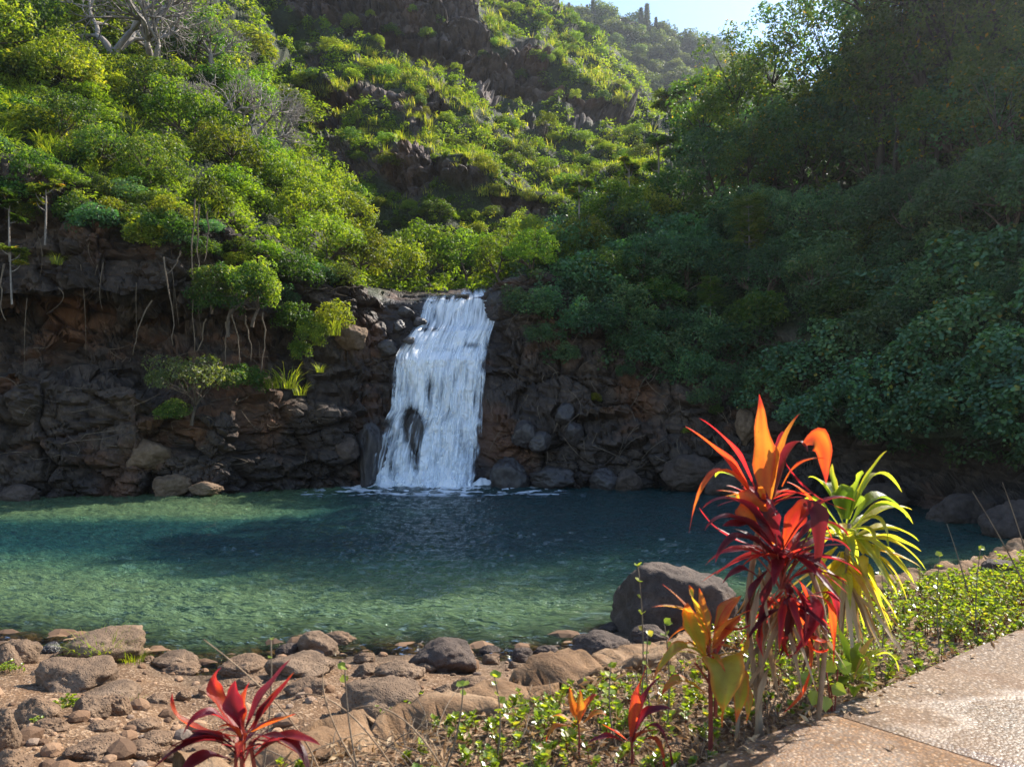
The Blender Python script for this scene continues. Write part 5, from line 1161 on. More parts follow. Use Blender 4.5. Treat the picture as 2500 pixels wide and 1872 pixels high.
# ---- tall red plant
Y = 4.2; base = at(*D(1640, 1560), 4.15); base[2] = 1.5
red = empty('red_ti_plant', base); tag(red, 'tall red ti plant with glowing orange upper leaves and purple lower ones beside the path', 'ti plant')
def part(name, mb, parent, mat, smooth=True):
    me = mb.mesh(name, M[mat], smooth); loc = np.array(parent.location)
    v = np.empty(len(me.vertices) * 3, np.float32); me.vertices.foreach_get('co', v); me.vertices.foreach_set('co', (v.reshape(-1, 3) - loc).astype(np.float32).ravel()); me.update()
    return ob(name, me, parent)
for pts, rr_ in (([(1635, 1560), (1645, 1400), (1655, 1250), (1690, 1150)], .016), ([(1650, 1560), (1625, 1420), (1610, 1300), (1650, 1080)], .015), ([(1760, 1500), (1785, 1380), (1775, 1290), (1720, 1160)], .013), ([(1590, 1540), (1600, 1450), (1650, 1380), (1700, 1240)], .011)):
    P3 = np.array([at(*D(*q), Y + .05 * i) for i, q in enumerate(pts)]); P3[0, 2] = 1.42
    s = np.linspace(0, 3, 24); cc_ = np.stack([np.interp(s, range(4), P3[:, k]) for k in range(3)], -1); cc_ = gs(gs(gs(cc_)))
    mb = MB(); mb.add(*tube(cc_, rr_ * (1 + .1 * (np.arange(24) % 2)), 8)); part('stem', mb, red, 'cane')
mb = MB(); A = dict(face=(0, -1, .25))
dleaf(mb, (1652, 1110), (1648, 970), (1640, 850), 46, .78, Y, 0, -.02, .0, fold=.12, face=(0, -1, .1), pw=.95, tip=.5)
dleaf(mb, (1632, 1060), (1580, 965), (1510, 902), 38, .52, Y, 0, .0, .03, fold=.3, tip=.48)
dleaf(mb, (1622, 1070), (1560, 985), (1480, 920), 36, .62, Y, 0, -.08, -.06, fold=.4, tip=.5)
dleaf(mb, (1628, 1075), (1545, 1020), (1488, 1150), 26, .76, Y, 0, -.1, -.15)
dleaf(mb, (1668, 1085), (1712, 965), (1745, 975), 66, .16, Y, 0, -.06, -.1, fold=.2)
dleaf(mb, (1735, 960), (1772, 955), (1784, 1045), 48, .66, Y, -.08, -.05, .0, fold=.15, face=(0, -1, 0), tip=.5)
dleaf(mb, (1665, 1080), (1690, 960), (1728, 892), 20, .82, Y, 0, .05, .1)
dleaf(mb, (1660, 1080), (1682, 980), (1690, 930), 34, .2, Y, .05, .1, .12)
dleaf(mb, (1690, 1050), (1730, 1000), (1785, 990), 26, .66, Y, 0, -.05, -.05)
dleaf(mb, (1675, 1030), (1672, 985), (1668, 955), 22, .86, Y, 0, 0, 0, face=(0, -1, 0))
dleaf(mb, (1680, 960), (1735, 1050), (1830, 1100), 14, .3, Y, -.1, -.12, -.1)
dleaf(mb, (1700, 1040), (1750, 1080), (1800, 1170), 24, .62, Y, -.02, -.05, -.05)
# middle rosette
dleaf(mb, (1685, 1190), (1600, 1085), (1516, 1098), 38, .2, Y, 0, -.1, -.15, tip=.5)
dleaf(mb, (1670, 1175), (1615, 1090), (1600, 1085), 60, .8, Y, 0, -.04, .02, fold=.2, face=(-.3, -1, .2), pw=.6)
dleaf(mb, (1690, 1180), (1650, 1110), (1640, 1030), 52, .12, Y, 0, -.05, .05, face=(0, -1, .2))
dleaf(mb, (1690, 1185), (1720, 1110), (1752, 1080), 44, .6, Y, 0, -.02, .05, fold=.25, face=(.2, -1, .2), tip=.46)
dleaf(mb, (1690, 1190), (1770, 1090), (1848, 1082), 44, .17, Y, 0, -.08, -.1)
dleaf(mb, (1685, 1200), (1590, 1120), (1522, 1145), 46, .1, Y, 0, -.1, -.12)
dleaf(mb, (1685, 1215), (1600, 1160), (1545, 1215), 40, .05, Y, 0, -.12, -.18, tip=.4)
dleaf(mb, (1680, 1230), (1600, 1185), (1523, 1220), 30, .42, Y, -.05, -.1, -.1)
dleaf(mb, (1700, 1200), (1770, 1130), (1835, 1160), 40, .12, Y, 0, .0, .05)
dleaf(mb, (1735, 1090), (1768, 1120), (1758, 1250), 38, .03, Y, -.1, -.15, -.15, face=(0, -1, 0), fold=.2)
dleaf(mb, (1700, 1220), (1790, 1205), (1862, 1240), 30, .2, Y, -.05, -.1, -.1, tip=.5)
dleaf(mb, (1700, 1210), (1780, 1165), (1838, 1190), 30, .2, Y, 0, .05, .1)
dleaf(mb, (1640, 1180), (1560, 1150), (1510, 1095), 24, .3, Y, .05, .1, .1)
dleaf(mb, (1690, 1260), (1760, 1235), (1830, 1255), 26, .22, Y, -.1, -.15, -.12, tip=.5)
for i, (a, c, b, w, tn) in enumerate([((1690, 1240), (1710, 1330), (1680, 1430), 34, .06), ((1670, 1240), (1650, 1310), (1640, 1390), 30, .1), ((1700, 1250), (1740, 1320), (1735, 1400), 30, .12), ((1720, 1250), (1760, 1330), (1700, 1425), 34, .2), ((1750, 1285), (1795, 1320), (1800, 1440), 20, .62), ((1740, 1290), (1800, 1290), (1812, 1380), 18, .3), ((1730, 1360), (1770, 1385), (1795, 1380), 26, .64), ((1725, 1370), (1760, 1405), (1790, 1400), 24, .6), ((1740, 1360), (1750, 1460), (1690, 1540), 16, .66), ((1660, 1230), (1625, 1280), (1615, 1350), 22, .05), ((1650, 1330), (1640, 1380), (1650, 1420), 14, .5), ((1725, 1250), (1742, 1300), (1738, 1380), 16, .55), ((1700, 1300), (1690, 1370), (1705, 1420), 16, .58), ((1640, 1250), (1600, 1230), (1560, 1260), 26, .1), ((1650, 1140), (1600, 1130), (1560, 1135), 26, .15)]):
    dleaf(mb, a, c, b, w, tn, Y, -.03 * (i % 3), -.06, -.05 * (i % 4), twist=.5 * (i % 3))
rosette(mb, at(*D(1690, 1195), Y + .02), 26, .37, .058, (-.35, 1.25), [.02, .06, .12, .2, .3, .42, .5], 5)
rosette(mb, at(*D(1695, 1270), Y + .02), 13, .30, .045, (-.9, .2), [.02, .06, .12, .42, .55], 15, .9)
rosette(mb, at(*D(1650, 1085), Y + .03), 18, .30, .04, (.1, 1.35), [.12, .2, .45, .5, .66, .8], 6)
part('foliage', mb, red, 'ti')
mb = MB()
for c_, n_, L_ in (((1695, 1290), 16, .3), ((1640, 1240), 10, .26), ((1760, 1330), 10, .24), ((1660, 1400), 8, .2)): rosette(mb, at(*D(*c_), Y + .04), n_, L_, .03, (-1.35, -.5), [.1, .3, .5, .7], int(c_[0]), .8)
part('dead_leaves', mb, red, 'dry')
mb = MB()
for k in range(14):
    a = at(*D(1690 + 6 * math.cos(k), 1270), Y - .02); b = at(*D(1690 + 60 * math.sin(k * 1.7), 1140 + 6 * k), Y - .05 + .04 * math.cos(k)); mb.add(*tube(bez(a, a + (b - a) * .5 + np.array([0, 0, .03]), b, 8), np.linspace(.006, .004, 8), 5))
part('leaf_stalk', mb, red, 'stemred')

# ---- yellow plant behind it
Y = 4.95; base = at(*D(1830, 1330), Y); base[2] = 1.48
yel = empty('yellow_ti_plant', base); tag(yel, 'yellow green ti plant with long arching leaves behind the tall red one', 'ti plant')
mb = MB(); mb.add(*tube(np.array([at(*D(1815, 1380), Y), at(*D(1825, 1250), Y), at(*D(1835, 1130), Y)]), [.018, .016, .012], 7)); part('stem', mb, yel, 'cane')
mb = MB()
for (a, c, b, w, tn, dz) in [((1830, 1130), (1875, 1030), (1916, 972), 20, .45, -.1), ((1835, 1120), (1890, 1025), (1948, 1062), 18, .4, .1), ((1830, 1130), (1850, 1060), (1862, 1015), 36, .3, 0), ((1825, 1120), (1822, 1070), (1815, 1045), 50, .1, .05), ((1820, 1110), (1795, 1060), (1780, 1040), 46, .2, .1), ((1840, 1130), (1900, 1075), (1960, 1118), 34, .15, 0), ((1845, 1140), (1910, 1090), (1972, 1130), 30, .42, -.1), ((1835, 1150), (1910, 1100), (1970, 1100), 24, .5, .1), ((1840, 1160), (1920, 1140), (1985, 1168), 26, .62, 0), ((1840, 1165), (1915, 1160), (1990, 1190), 24, .5, .15), ((1845, 1170), (1930, 1170), (2000, 1230), 22, .68, -.1), ((1840, 1180), (1910, 1190), (1975, 1260), 26, .6, .05), ((1835, 1185), (1890, 1210), (1940, 1290), 28, .55, -.1), ((1830, 1190), (1870, 1230), (1905, 1310), 30, .62, 0), ((1825, 1190), (1840, 1250), (1850, 1330), 34, .58, -.05), ((1820, 1190), (1815, 1260), (1810, 1340), 32, .68, 0), ((1815, 1190), (1795, 1250), (1785, 1330), 34, .72, .05), ((1810, 1180), (1775, 1230), (1760, 1310), 34, .68, 0), ((1815, 1150), (1770, 1130), (1740, 1180), 34, .45, .1), ((1815, 1140), (1760, 1080), (1730, 1100), 30, .35, .1), ((1820, 1130), (1780, 1050), (1745, 1030), 26, .4, .1), ((1820, 1120), (1800, 1040), (1798, 1000), 10, .5, .1), ((1860, 1180), (1940, 1200), (1990, 1225), 14, .9, -.1), ((1860, 1190), (1920, 1220), (1960, 1300), 16, .8, -.12), ((1830, 1150), (1880, 1150), (1900, 1230), 22, .5, -.12), ((1835, 1160), (1860, 1180), (1872, 1260), 26, .66, -.1), ((1840, 1140), (1895, 1120), (1920, 1180), 18, .55, -.14), ((1600, 1035), (1560, 1020), (1545, 1030), 10, .4, .2), ((1660, 1120), (1600, 1080), (1570, 1070), 12, .5, .3)]:
    dleaf(mb, a, c, b, w * 1.45, tn, Y, 0, dz * .6, dz, twist=.3 * math.sin(a[1] + b[0]))
rosette(mb, at(*D(1830, 1150), Y), 18, .4, .062, (-.5, 1.1), [.2, .4, .55, .7], 8, .9)
rosette(mb, at(*D(1825, 1200), Y), 16, .36, .058, (-.9, .1), [.55, .65, .75, .9], 9, 1.2)
part('foliage', mb, yel, 'yel')
mb = MB(); rosette(mb, at(*D(1825, 1235), Y), 24, .42, .035, (-1.3, -.2), [.3, .6, .85, 1.], 19, .9); part('dead_leaves', mb, yel, 'dry')

def tiplant(name, label, base_d, Y, z, leaves, mat='ti', stems=None, ros=None):
    b = at(*D(*base_d), Y); b[2] = z
    e = empty(name, b); tag(e, label, 'ti plant')
    for (p, q, r) in stems or []:
        a3 = at(*D(*p), Y); a3[2] = min(a3[2], z + .02) if p == base_d else a3[2]
        mb = MB(); c3 = at(*D(*q), Y); mb.add(*tube(bez(a3, (a3 + c3) / 2 + np.array([.01, 0, 0]), c3, 10), np.linspace(r, r * .7, 10), 7)); part('stem', mb, e, 'stemred')
    mb = MB()
    for (a, c, q, w, tn, dz) in leaves: dleaf(mb, a, c, q, w, tn, Y, 0, dz * .6, dz, twist=.35 * math.sin(a[0] + q[1]))
    for (c, n, L, w, el, tints, sd) in ros or []: rosette(mb, at(*D(*c), Y), n, L, w, el, tints, sd)
    part('foliage', mb, e, mat); return e
tiplant('orange_ti_plant', 'small ti plant with yellow and orange leaves before the giant boulder', (1535, 1545), 4.05, 1.48,
        [((1530, 1400), (1490, 1325), (1408, 1310), 34, .9, -.1), ((1530, 1390), (1490, 1320), (1430, 1260), 26, .78, .05), ((1525, 1380), (1500, 1310), (1488, 1262), 46, .93, 0), ((1535, 1390), (1520, 1320), (1510, 1268), 24, .84, .1), ((1540, 1390), (1575, 1320), (1602, 1285), 26, .78, .05), ((1540, 1400), (1570, 1350), (1625, 1315), 34, .8, -.1), ((1545, 1400), (1580, 1350), (1600, 1330), 30, .72, .1), ((1525, 1420), (1495, 1360), (1485, 1300), 50, 1.0, -.12), ((1545, 1390), (1570, 1310), (1600, 1290), 34, .85, .15), ((1530, 1430), (1470, 1400), (1410, 1470), 44, 1.0, -.1), ((1540, 1440), (1565, 1440), (1560, 1570), 84, 1.0, -.2), ((1550, 1445), (1595, 1470), (1590, 1560), 46, .97, -.15), ((1555, 1440), (1600, 1420), (1615, 1360), 22, .95, 0), ((1525, 1500), (1470, 1470), (1430, 1500), 40, .9, -.1), ((1560, 1450), (1610, 1490), (1612, 1560), 26, .95, -.1), ((1520, 1350), (1470, 1360), (1440, 1390), 20, .75, .1), ((1540, 1350), (1590, 1360), (1625, 1345), 30, .5, .1)],
        stems=[((1535, 1545), (1530, 1380), .013), ((1545, 1545), (1545, 1400), .011), ((1535, 1480), (1500, 1430), .007)], ros=[((1530, 1410), 9, .24, .035, (.0, 1.2), [.5, .8, .88, .97], 12)])
tiplant('red_ti_plant', 'dark red ti plant rising from below the frame at the edge of the rocky beach', (530, 1760), 3.3, 1.2,
        [((520, 1590), (400, 1560), (372, 1495), 26, .6, 0), ((520, 1580), (465, 1500), (478, 1440), 40, .56, .05), ((520, 1575), (505, 1520), (508, 1468), 44, .24, 0), ((530, 1575), (570, 1500), (628, 1422), 44, .14, .05), ((535, 1580), (590, 1510), (636, 1450), 30, .5, .1), ((530, 1585), (590, 1560), (640, 1540), 34, .68, -.05), ((515, 1590), (450, 1540), (395, 1585), 34, .32, -.12), ((520, 1600), (500, 1570), (470, 1570), 34, .66, -.05), ((540, 1600), (600, 1590), (655, 1640), 22, .25, -.1), ((545, 1620), (620, 1590), (692, 1608), 36, .42, -.1), ((545, 1640), (620, 1600), (670, 1680), 50, .06, -.15), ((510, 1630), (430, 1600), (320, 1670), 60, .04, -.15), ((515, 1620), (440, 1590), (360, 1620), 40, .02, -.1), ((535, 1590), (600, 1600), (650, 1570), 20, .4, .1), ((525, 1585), (520, 1530), (540, 1470), 26, .64, .1), ((500, 1640), (430, 1640), (380, 1700), 44, .1, -.15), ((545, 1580), (570, 1530), (590, 1500), 30, .08, .05)],
        stems=[((530, 1760), (520, 1585), .014), ((560, 1760), (540, 1600), .011), ((500, 1760), (510, 1610), .01)], ros=[((525, 1600), 9, .22, .04, (.0, 1.2), [.02, .3, .45, .6], 13)])
tiplant('red_ti_plant', 'small red ti seedling with a curled purple leaf in the planted strip', (1365, 1640), 3.85, 1.5,
        [((1362, 1600), (1375, 1510), (1400, 1430), 26, .6, 0), ((1365, 1600), (1400, 1540), (1450, 1530), 34, .26, 0), ((1358, 1600), (1330, 1580), (1300, 1562), 18, .5, 0), ((1370, 1600), (1420, 1570), (1455, 1660), 24, .24, -.1), ((1368, 1600), (1395, 1500), (1440, 1455), 20, .3, .1), ((1355, 1605), (1310, 1590), (1270, 1605), 22, .2, -.05), ((1372, 1610), (1420, 1600), (1435, 1680), 14, .66, -.1), ((1362, 1610), (1385, 1585), (1420, 1575), 22, .7, 0)],
        stems=[((1365, 1640), (1362, 1590), .008)])
tiplant('orange_ti_plant', 'tiny orange ti seedling among green sprigs of the planted strip', (1250, 1590), 3.95, 1.5,
        [((1245, 1560), (1235, 1520), (1230, 1482), 20, .8, 0), ((1250, 1560), (1252, 1520), (1252, 1488), 22, .86, 0), ((1245, 1565), (1210, 1545), (1190, 1550), 18, .84, 0), ((1255, 1565), (1290, 1540), (1310, 1545), 22, .9, 0), ((1250, 1560), (1275, 1510), (1290, 1500), 16, .7, .05), ((1240, 1570), (1200, 1570), (1180, 1600), 20, .86, -.05)], stems=[((1250, 1590), (1248, 1555), .006)])
tiplant('lily_plant', 'green broad leaved plant with one tall pale leaf beside the path', (1840, 1490), 4.55, 1.5,
        [((1840, 1450), (1815, 1380), (1792, 1318), 34, .3, 0), ((1840, 1455), (1800, 1410), (1768, 1392), 34, .2, 0), ((1845, 1450), (1850, 1410), (1862, 1385), 40, .25, 0), ((1850, 1455), (1890, 1410), (1930, 1400), 24, .35, 0), ((1850, 1460), (1910, 1410), (1942, 1450), 20, .4, -.1), ((1835, 1460), (1790, 1450), (1770, 1490), 30, .02, -.1), ((1830, 1465), (1800, 1440), (1765, 1440), 34, .03, .05), ((1850, 1465), (1880, 1440), (1915, 1425), 26, .3, .1), ((1845, 1460), (1870, 1400), (1890, 1375), 18, .95, .05), ((1845, 1465), (1868, 1420), (1880, 1470), 14, .95, -.1), ((1840, 1465), (1820, 1470), (1800, 1500), 30, .05, -.1)], mat='yel', ros=[((1842, 1468), 9, .14, .035, (.1, 1.0), [.02, .1, .25], 14)])
# a round leaved climber at the path's edge
mb = MB(); e = empty('round_leaved_plant', at(*D(1790, 1500), 4.3)); tag(e, 'few large round green leaves leaning over the path edge', 'plant')
C = np.array([at(*D(*q), 4.3) for q in [(1765, 1490), (1755, 1470), (1785, 1450), (1795, 1480), (1780, 1500), (1810, 1445)]])
V, Fs, T = place_leaves(C, np.array([[-.3, -.2, -.6], [-.6, 0, .2], [.3, -.2, .8], [.5, -.3, -.2], [0, -.3, -.8], [.9, 0, .4]]), np.tile([[0., -1, .5]], (6, 1)), .085, ROUND, np.array([.8, .6, .9, .7, .85, .5]), 1.0); mb.add(V, Fs, T)
part('leaves', mb, e, 'sprig', False)
mb = MB(); r0 = at(*D(1800, 1545), 4.35); r0[2] = 1.48
for c_ in C: mb.add(*tube(bez(r0, (r0 + c_) / 2 + np.array([0, 0, .04]), c_, 6), .004, 4))
part('stem', mb, e, 'stemred')

# ---- low round leaved sprigs
def sprig(mb, ms, base, h, seed, lean=.35, leaf=.026, pairs=6):
    r_ = np.random.default_rng(seed); a = r_.uniform(0, 6.28); tp = base + np.array([math.cos(a) * lean * h, math.sin(a) * lean * h, h])
    pts = bez(base, base + np.array([0, 0, h * .6]), tp, 8); ms.add(*tube(pts, np.linspace(.0035, .002, 8), 4), r_.random())
    C = []; A = []
    for k in range(pairs):
        s = .3 + .7 * (k + .5) / pairs; q = pts[min(7, int(s * 7.99))]; b = k * 1.57 + seed
        for g in (0, math.pi): C.append(q); A.append([math.cos(b + g), math.sin(b + g), .35 + .5 * s])
    for g in range(3): C.append(tp); A.append([math.cos(g * 2.1), math.sin(g * 2.1), 1.1])
    C = np.array(C); A = np.array(A); n = len(C)
    V, Fs, T = place_leaves(C, A, unit(np.array([0, 0, 1.]) - A * .3 + r_.normal(size=(n, 3)) * .3), leaf * r_.uniform(.7, 1.25, n), ROUND, np.clip(r_.normal(.62, .2, n), 0, .95), .95); mb.add(V, Fs, T)
mb = MB(); ms = MB(); k = 0
for i in range(2600):
    tt = rng.uniform(-1.5, 7.5); o = rng.uniform(.06, 1.45)
    right = sstep(1.1, 2.2, tt); cl = fbm(np.array([[tt * 1.3, o * 1.7, 0]]), 2, 5)[0]
    if rng.random() > (.34 + .36 * right) * (.75 + 1.4 * cl): continue
    x, y = E0 + tt * ED + o * EN
    h = (.08 + .09 * right) * rng.uniform(.45, 1.5) * (.8 + .6 * cl) * (1.15 - .35 * abs(o - .6)); sprig(mb, ms, np.array([x, y, float(ground_z(x, y))]), h, i, leaf=.034 * rng.uniform(.7, 1.3))
tag(ob('ground_cover', mb.mesh('ground_cover', M['sprig'], False)), kind='stuff'); tag(ob('ground_cover_stems', ms.mesh('ground_cover_stems', M['stemred'], False)), kind='stuff')
# taller single sprigs one can pick out
for i, (bx_, by_, tx, ty, Y, lab) in enumerate([(1385, 1440, 1378, 1220, 4.6, 'thin tall sprig with a leafy tip against the giant boulder'), (790, 1600, 745, 1440, 3.5, 'lone sprig with a pair of round leaves over the largest beach boulder'), (1075, 1560, 1068, 1460, 4.0, 'short sprig with a yellow green tip before the stone kerb'), (1330, 1530, 1320, 1440, 4.1, 'leafy sprig in front of the hollow topped boulder'), (1440, 1480, 1435, 1345, 4.3, 'pale leaved sprig beside the orange ti plant'), (1410, 1470, 1400, 1370, 4.4, 'sprig with many round leaves before the dome shaped boulder'), (1900, 1330, 1905, 1240, 5.3, 'bushy sprig below the yellow arching leaves'), (2030, 1290, 2030, 1200, 5.7, 'upright sprig standing before the dark water beyond the kerb'), (960, 1600, 1000, 1480, 3.8, 'sprig with two leaves above the sandy kerb stones'), (2110, 1290, 2118, 1185, 6.0, 'thin sprig close to the far dark boulder'), (560, 1640, 585, 1380, 3.6, 'bare curved stalk with a bud before the pinkish boulder')]):
    a = at(*D(bx_, by_), Y); b = at(*D(tx, ty), Y); a[2] = min(a[2], 1.5)
    e = empty('sprig', a); tag(e, lab, 'sprig'); mb = MB(); ms = MB(); pts = bez(a, (a + b) / 2 + np.array([.04 * (-1) ** i, 0, 0]), b, 10); ms.add(*tube(pts, np.linspace(.005, .003, 10), 5))
    C = []; A = []
    for s in ([9, 9, 9, 8, 8, 7, 6, 6, 5] if i not in (1, 10, 8) else [9, 9, 8]):
        g = rng.uniform(0, 6.28); C.append(pts[s]); A.append([math.cos(g), math.sin(g), rng.uniform(.1, 1)])
    C = np.array(C); A = np.array(A); n = len(C)
    V, Fs, T = place_leaves(C, A, np.array([0, -.5, 1.]) + rng.normal(size=(n, 3)) * .3, rng.uniform(.03, .05, n) * (.5 if i == 10 else 1), ROUND, np.clip(rng.normal(.75, .15, n), 0, .95)); mb.add(V, Fs, T)
    part('leaves', mb, e, 'sprig', False); part('stem', ms, e, 'root')
# thin bare stems at the far end of the kerb
for i, (x0, y0, x1, y1, Y, lab) in enumerate([(2090, 1215, 2045, 1130, 6.8, 'bare brown stalk standing over the kerb'), (2212, 1200, 2100, 1060, 6.2, 'thin bent bare twig reaching in from the frame edge'), (2230, 1180, 2165, 1040, 6.2, 'straight bare twig at the frame edge over the dark water')]):
    ms = MB(); a = at(*D(x0, y0 + 60), Y); b = at(*D(x1, y1), Y); ms.add(*tube(bez(a, (a + b) / 2 + np.array([0, 0, .05]), b, 10), np.linspace(.007, .002, 10), 5)); tag(ob('bare_twig', ms.mesh('bare_twig', M['root'])), lab, 'twig')
for i, (x0, y0, cx, cy, x1, y1, lab) in enumerate([(700, 1660, 640, 1570, 440, 1380, 'long dry stem arching across the beach behind the red leaves'), (830, 1640, 720, 1560, 700, 1440, 'curved dry stem over the largest beach boulder'), (900, 1600, 760, 1545, 640, 1500, 'dry stem lying low over the sandy slab'), (1000, 1640, 880, 1560, 760, 1530, 'dry straw stem crossing the kerb stones')]):
    ms = MB(); a = at(*D(x0, y0), 3.55); a[2] = 1.45; ms.add(*tube(bez(a, 2 * at(*D(cx, cy), 3.6) - .5 * (a + at(*D(x1, y1), 3.7)), at(*D(x1, y1), 3.7), 12), np.linspace(.005, .003, 12), 5)); tag(ob('dry_stem', ms.mesh('dry_stem', M['cane'])), lab, 'stem')
# litter of the strip: dry leaves, twigs, small creeping plants
mb = MB(); n = 5000
tt = rng.uniform(-1.8, 7, n); o = rng.uniform(-.02, 1.5, n) - rng.exponential(.05, n); tt = np.where(rng.random(n) < .6, rng.uniform(-1.8, 2.2, n), tt)
xy = E0 + tt[:, None] * ED + o[:, None] * EN; C = np.concatenate([xy, np.where(o < .01, 1.606, ground_z(xy[:, 0], xy[:, 1]) + rng.uniform(.0, .09, n))[:, None]], 1)
V, Fs, T = place_leaves(C, rng.normal(size=(n, 3)) * np.array([1, 1, .45]), rng.normal(size=(n, 3)) + np.array([0, 0, .7]), rng.uniform(.025, .085, n), KITE, rng.random(n), .6); mb.add(V, Fs, T)
tag(ob('dry_leaves', mb.mesh('dry_leaves', M['dry'], False)), kind='stuff')
mb = MB()
for i in range(110):
    tq = rng.uniform(-1.7, 2.4) if i < 80 else rng.uniform(2.4, 7); oq = rng.uniform(.08, 1.45); x, y = E0 + tq * ED + oq * EN; V, Fq, T = blades(np.array([x, y, float(ground_z(x, y))]), rng.uniform(.08, .2), 16, .05, i, .02, 1.0, (.2, 1.)); mb.add(V, Fq, T)
tag(ob('dry_grass', mb.mesh('dry_grass', M['dry'], False)), kind='stuff')
mb = MB()
for i in range(1100):
    tq = rng.uniform(-1.6, 3.0) if i < 800 else rng.uniform(2, 7); oq = rng.uniform(.02, 1.55); x, y = E0 + tq * ED + oq * EN; a = np.array([x, y, float(ground_z(x, y)) + rng.uniform(0, .03)]); L = rng.uniform(.08, .32)
    b = a + np.array([rng.normal(), rng.normal(), rng.uniform(-.1, .8)]) * L * .7; mb.add(*tube(bez(a, (a + b) / 2 + rng.normal(size=3) * L * .18, b, 6), np.linspace(.0035, .0018, 6), 4), rng.random())
tag(ob('dry_twigs', mb.mesh('dry_twigs', M['root'])), kind='stuff')
for i, (tq, oq, lab) in enumerate([(.6, -.12, 'curled dry leaf lying on the path close to the red plant'), (1.9, -.3, 'dry leaf on the path beyond the joint'), (2.8, -.1, 'small dry leaf at the path edge below the green sprigs'), (3.9, -.5, 'lone dry leaf on the sunlit path'), (.9, -.5, 'small brown leaf on the path in the plant shadow')]):
    x, y = E0 + tq * ED + oq * EN; mb = MB(); mb.add(*strap((x, y, 1.605), (x + .03, y + .01, 1.63), (x + .07 * math.cos(i * 2), y + .07 * math.sin(i * 2), 1.61), .02, .5)); tag(ob('fallen_leaf', mb.mesh('fallen_leaf', M['dry'])), lab, 'leaf')
# weeds on the beach
def weed(x, y, r, kind, lab, n=120):
    g = ground_at(x, y); mb = MB()
    if kind == 'grass':
        V, Fq, T = blades(g, r * 1.6, n, r * .9, int(x * 3 + y), .016, .9, (0, .65)); mb.add(V, Fq, T); V, Fq, T = blades(g + np.array([0, 0, r * .3]), r * .9, n, r, int(x * 5 + y), .02, 1.1, (.1, .9)); mb.add(V, Fq, T); tag(ob('grass_tuft', mb.mesh('grass_tuft', M['grass'], False)), lab, 'grass tuft')
    else:
        ms = MB()
        for k in range(n // 6): sprig(mb, ms, g + np.array([rng.normal() * r * .5, rng.normal() * r * .4, 0]), r * rng.uniform(.35, .9), k + int(x), .5, r * .22, 4)
        e = empty('weed', g); tag(e, lab, 'weed'); part('foliage', mb, e, 'sprig', False); part('stem', ms, e, 'root')
bx0 = lambda cx, cy: (cx * .15826, 504.6 + cy * .15826)
weed(*bx0(640, 985), .30, 'grass', 'weedy grass tuft covering the front of the large rounded boulder', 170)
weed(*bx0(830, 1000), .16, 'grass', 'yellowing grass tuft at the foot of the weedy boulder', 70); weed(*bx0(520, 960), .16, 'grass', 'small grass tuft on the waterward end of the weedy boulder', 70)
weed(*bx0(425, 1290), .13, 'weed', 'bright green weed between the oblong boulder and the angular stones', 90); weed(*bx0(20, 1060), .14, 'weed', 'green weed at the frame edge below the smooth grey boulder', 90)
weed(*bx0(230, 1410), .09, 'weed', 'small weed beside the flat tan flagstone', 50); weed(*bx0(830, 1290), .1, 'grass', 'thin grass tuft beside the pointed slab', 40); weed(*bx0(90, 1060), .1, 'weed', 'yellow green weed on the soil by the dark slab', 50)
bx1 = lambda cx, cy: (340 + cx * .15826, 504.6 + cy * .15826)
weed(*bx1(420, 1340), .16, 'weed', 'bright cushion weed in front of the largest beach boulder', 150); weed(*bx1(1530, 1000), .1, 'weed', 'dark green weed beside the mossy footed boulder', 70); weed(*bx1(1400, 1060), .08, 'grass', 'thin grass tuft on the damp soil by the mossy footed boulder', 40); weed(*bx1(1260, 1110), .09, 'grass', 'green grass tuft beside the flat stone at the kerb', 40)

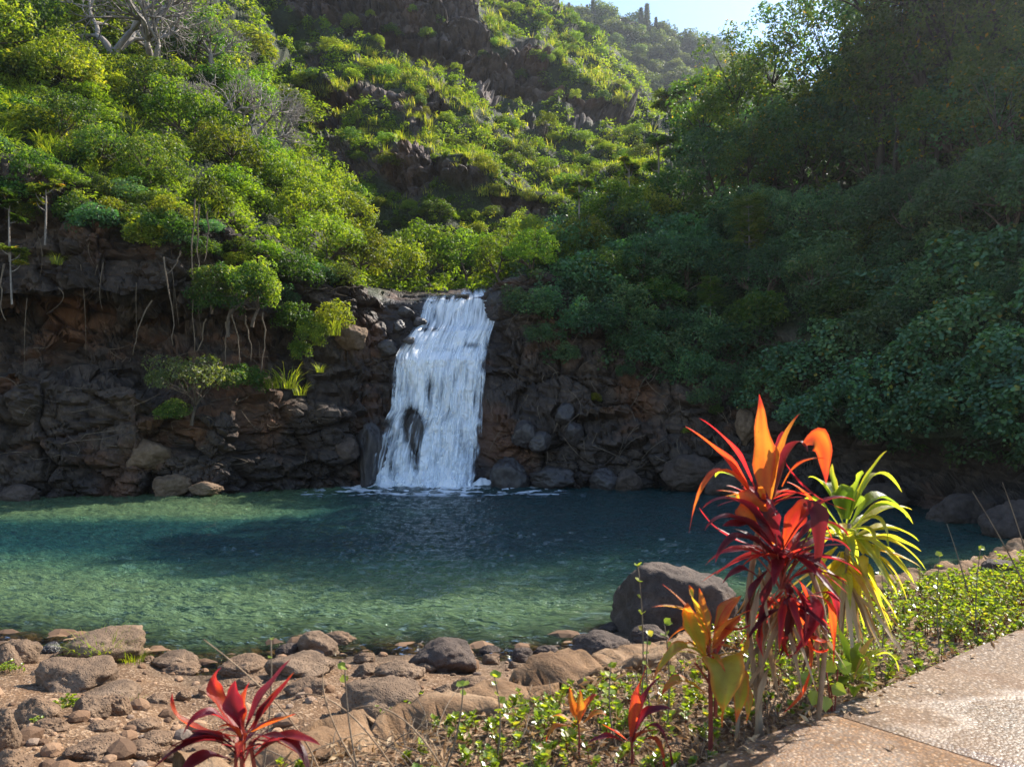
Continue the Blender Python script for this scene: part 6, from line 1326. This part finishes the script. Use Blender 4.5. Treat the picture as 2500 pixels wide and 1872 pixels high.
# ================================================================== AIR
hv = np.array([[x, y, z] for x in (-190, 420) for y in (-12, 430) for z in (-4, 140)], float)
hf = np.array([[0, 1, 3, 2], [4, 6, 7, 5], [0, 4, 5, 1], [2, 3, 7, 6], [0, 2, 6, 4], [1, 5, 7, 3]])
hm = bpy.data.materials.new('air'); hm.use_nodes = True; hm.node_tree.nodes.clear()
ho = hm.node_tree.nodes.new('ShaderNodeOutputMaterial'); hp = hm.node_tree.nodes.new('ShaderNodeVolumePrincipled')
hp.inputs['Color'].default_value = (.86, .92, 1, 1); hp.inputs['Density'].default_value = .00028; hp.inputs['Anisotropy'].default_value = .8
hm.node_tree.links.new(hp.outputs[0], ho.inputs['Volume'])
tag(ob('haze', np_mesh('haze', hv, hf, mat=hm)), kind='stuff')
# ================================================================== LIGHT, SKY, CAMERA
w = bpy.data.worlds.new('World'); scn.world = w; w.use_nodes = True; nt = w.node_tree; nt.nodes.clear()
sky = nt.nodes.new('ShaderNodeTexSky'); sky.sky_type = 'NISHITA'; sky.sun_disc = False; sky.sun_elevation = R(SUN_EL); sky.sun_rotation = R(SUN_AZ); sky.air_density = 1.0; sky.dust_density = .25; sky.ozone_density = 1.8
bg = nt.nodes.new('ShaderNodeBackground'); bg.inputs['Strength'].default_value = .125
wo = nt.nodes.new('ShaderNodeOutputWorld'); nt.links.new(sky.outputs[0], bg.inputs[0]); nt.links.new(bg.outputs[0], wo.inputs[0])
sl = bpy.data.lights.new('sun', 'SUN'); sl.energy = 5.0; sl.angle = R(.5); sl.color = (1, .93, .82)
so = bpy.data.objects.new('sun', sl); COL.objects.link(so)
sd = Vector((math.sin(R(SUN_AZ)) * math.cos(R(SUN_EL)), math.cos(R(SUN_AZ)) * math.cos(R(SUN_EL)), math.sin(R(SUN_EL))))
so.rotation_euler = sd.to_track_quat('Z', 'Y').to_euler()
cd = bpy.data.cameras.new('camera'); cam = bpy.data.objects.new('camera', cd); COL.objects.link(cam); scn.camera = cam
cam.location = (0, 0, CAMZ); cam.rotation_euler = (R(90), 0, 0); cd.sensor_width = 36; cd.lens = F / 1024 * 36; cd.shift_y = (HZ - 383) / 1024
cd.clip_start = .1; cd.clip_end = 3000
cd.dof.use_dof = True; cd.dof.focus_distance = 22; cd.dof.aperture_fstop = 4.0
vs = scn.view_settings; vs.view_transform = 'Standard'; vs.look = 'None'; vs.exposure = 1.32; vs.gamma = 1
scn.cycles.volume_bounces = 0; scn.cycles.max_bounces = 7; scn.cycles.diffuse_bounces = 3; scn.cycles.glossy_bounces = 2; scn.cycles.transmission_bounces = 4; scn.cycles.transparent_max_bounces = 10; scn.cycles.use_denoising = True
scn.cycles.caustics_reflective = False; scn.cycles.caustics_refractive = False
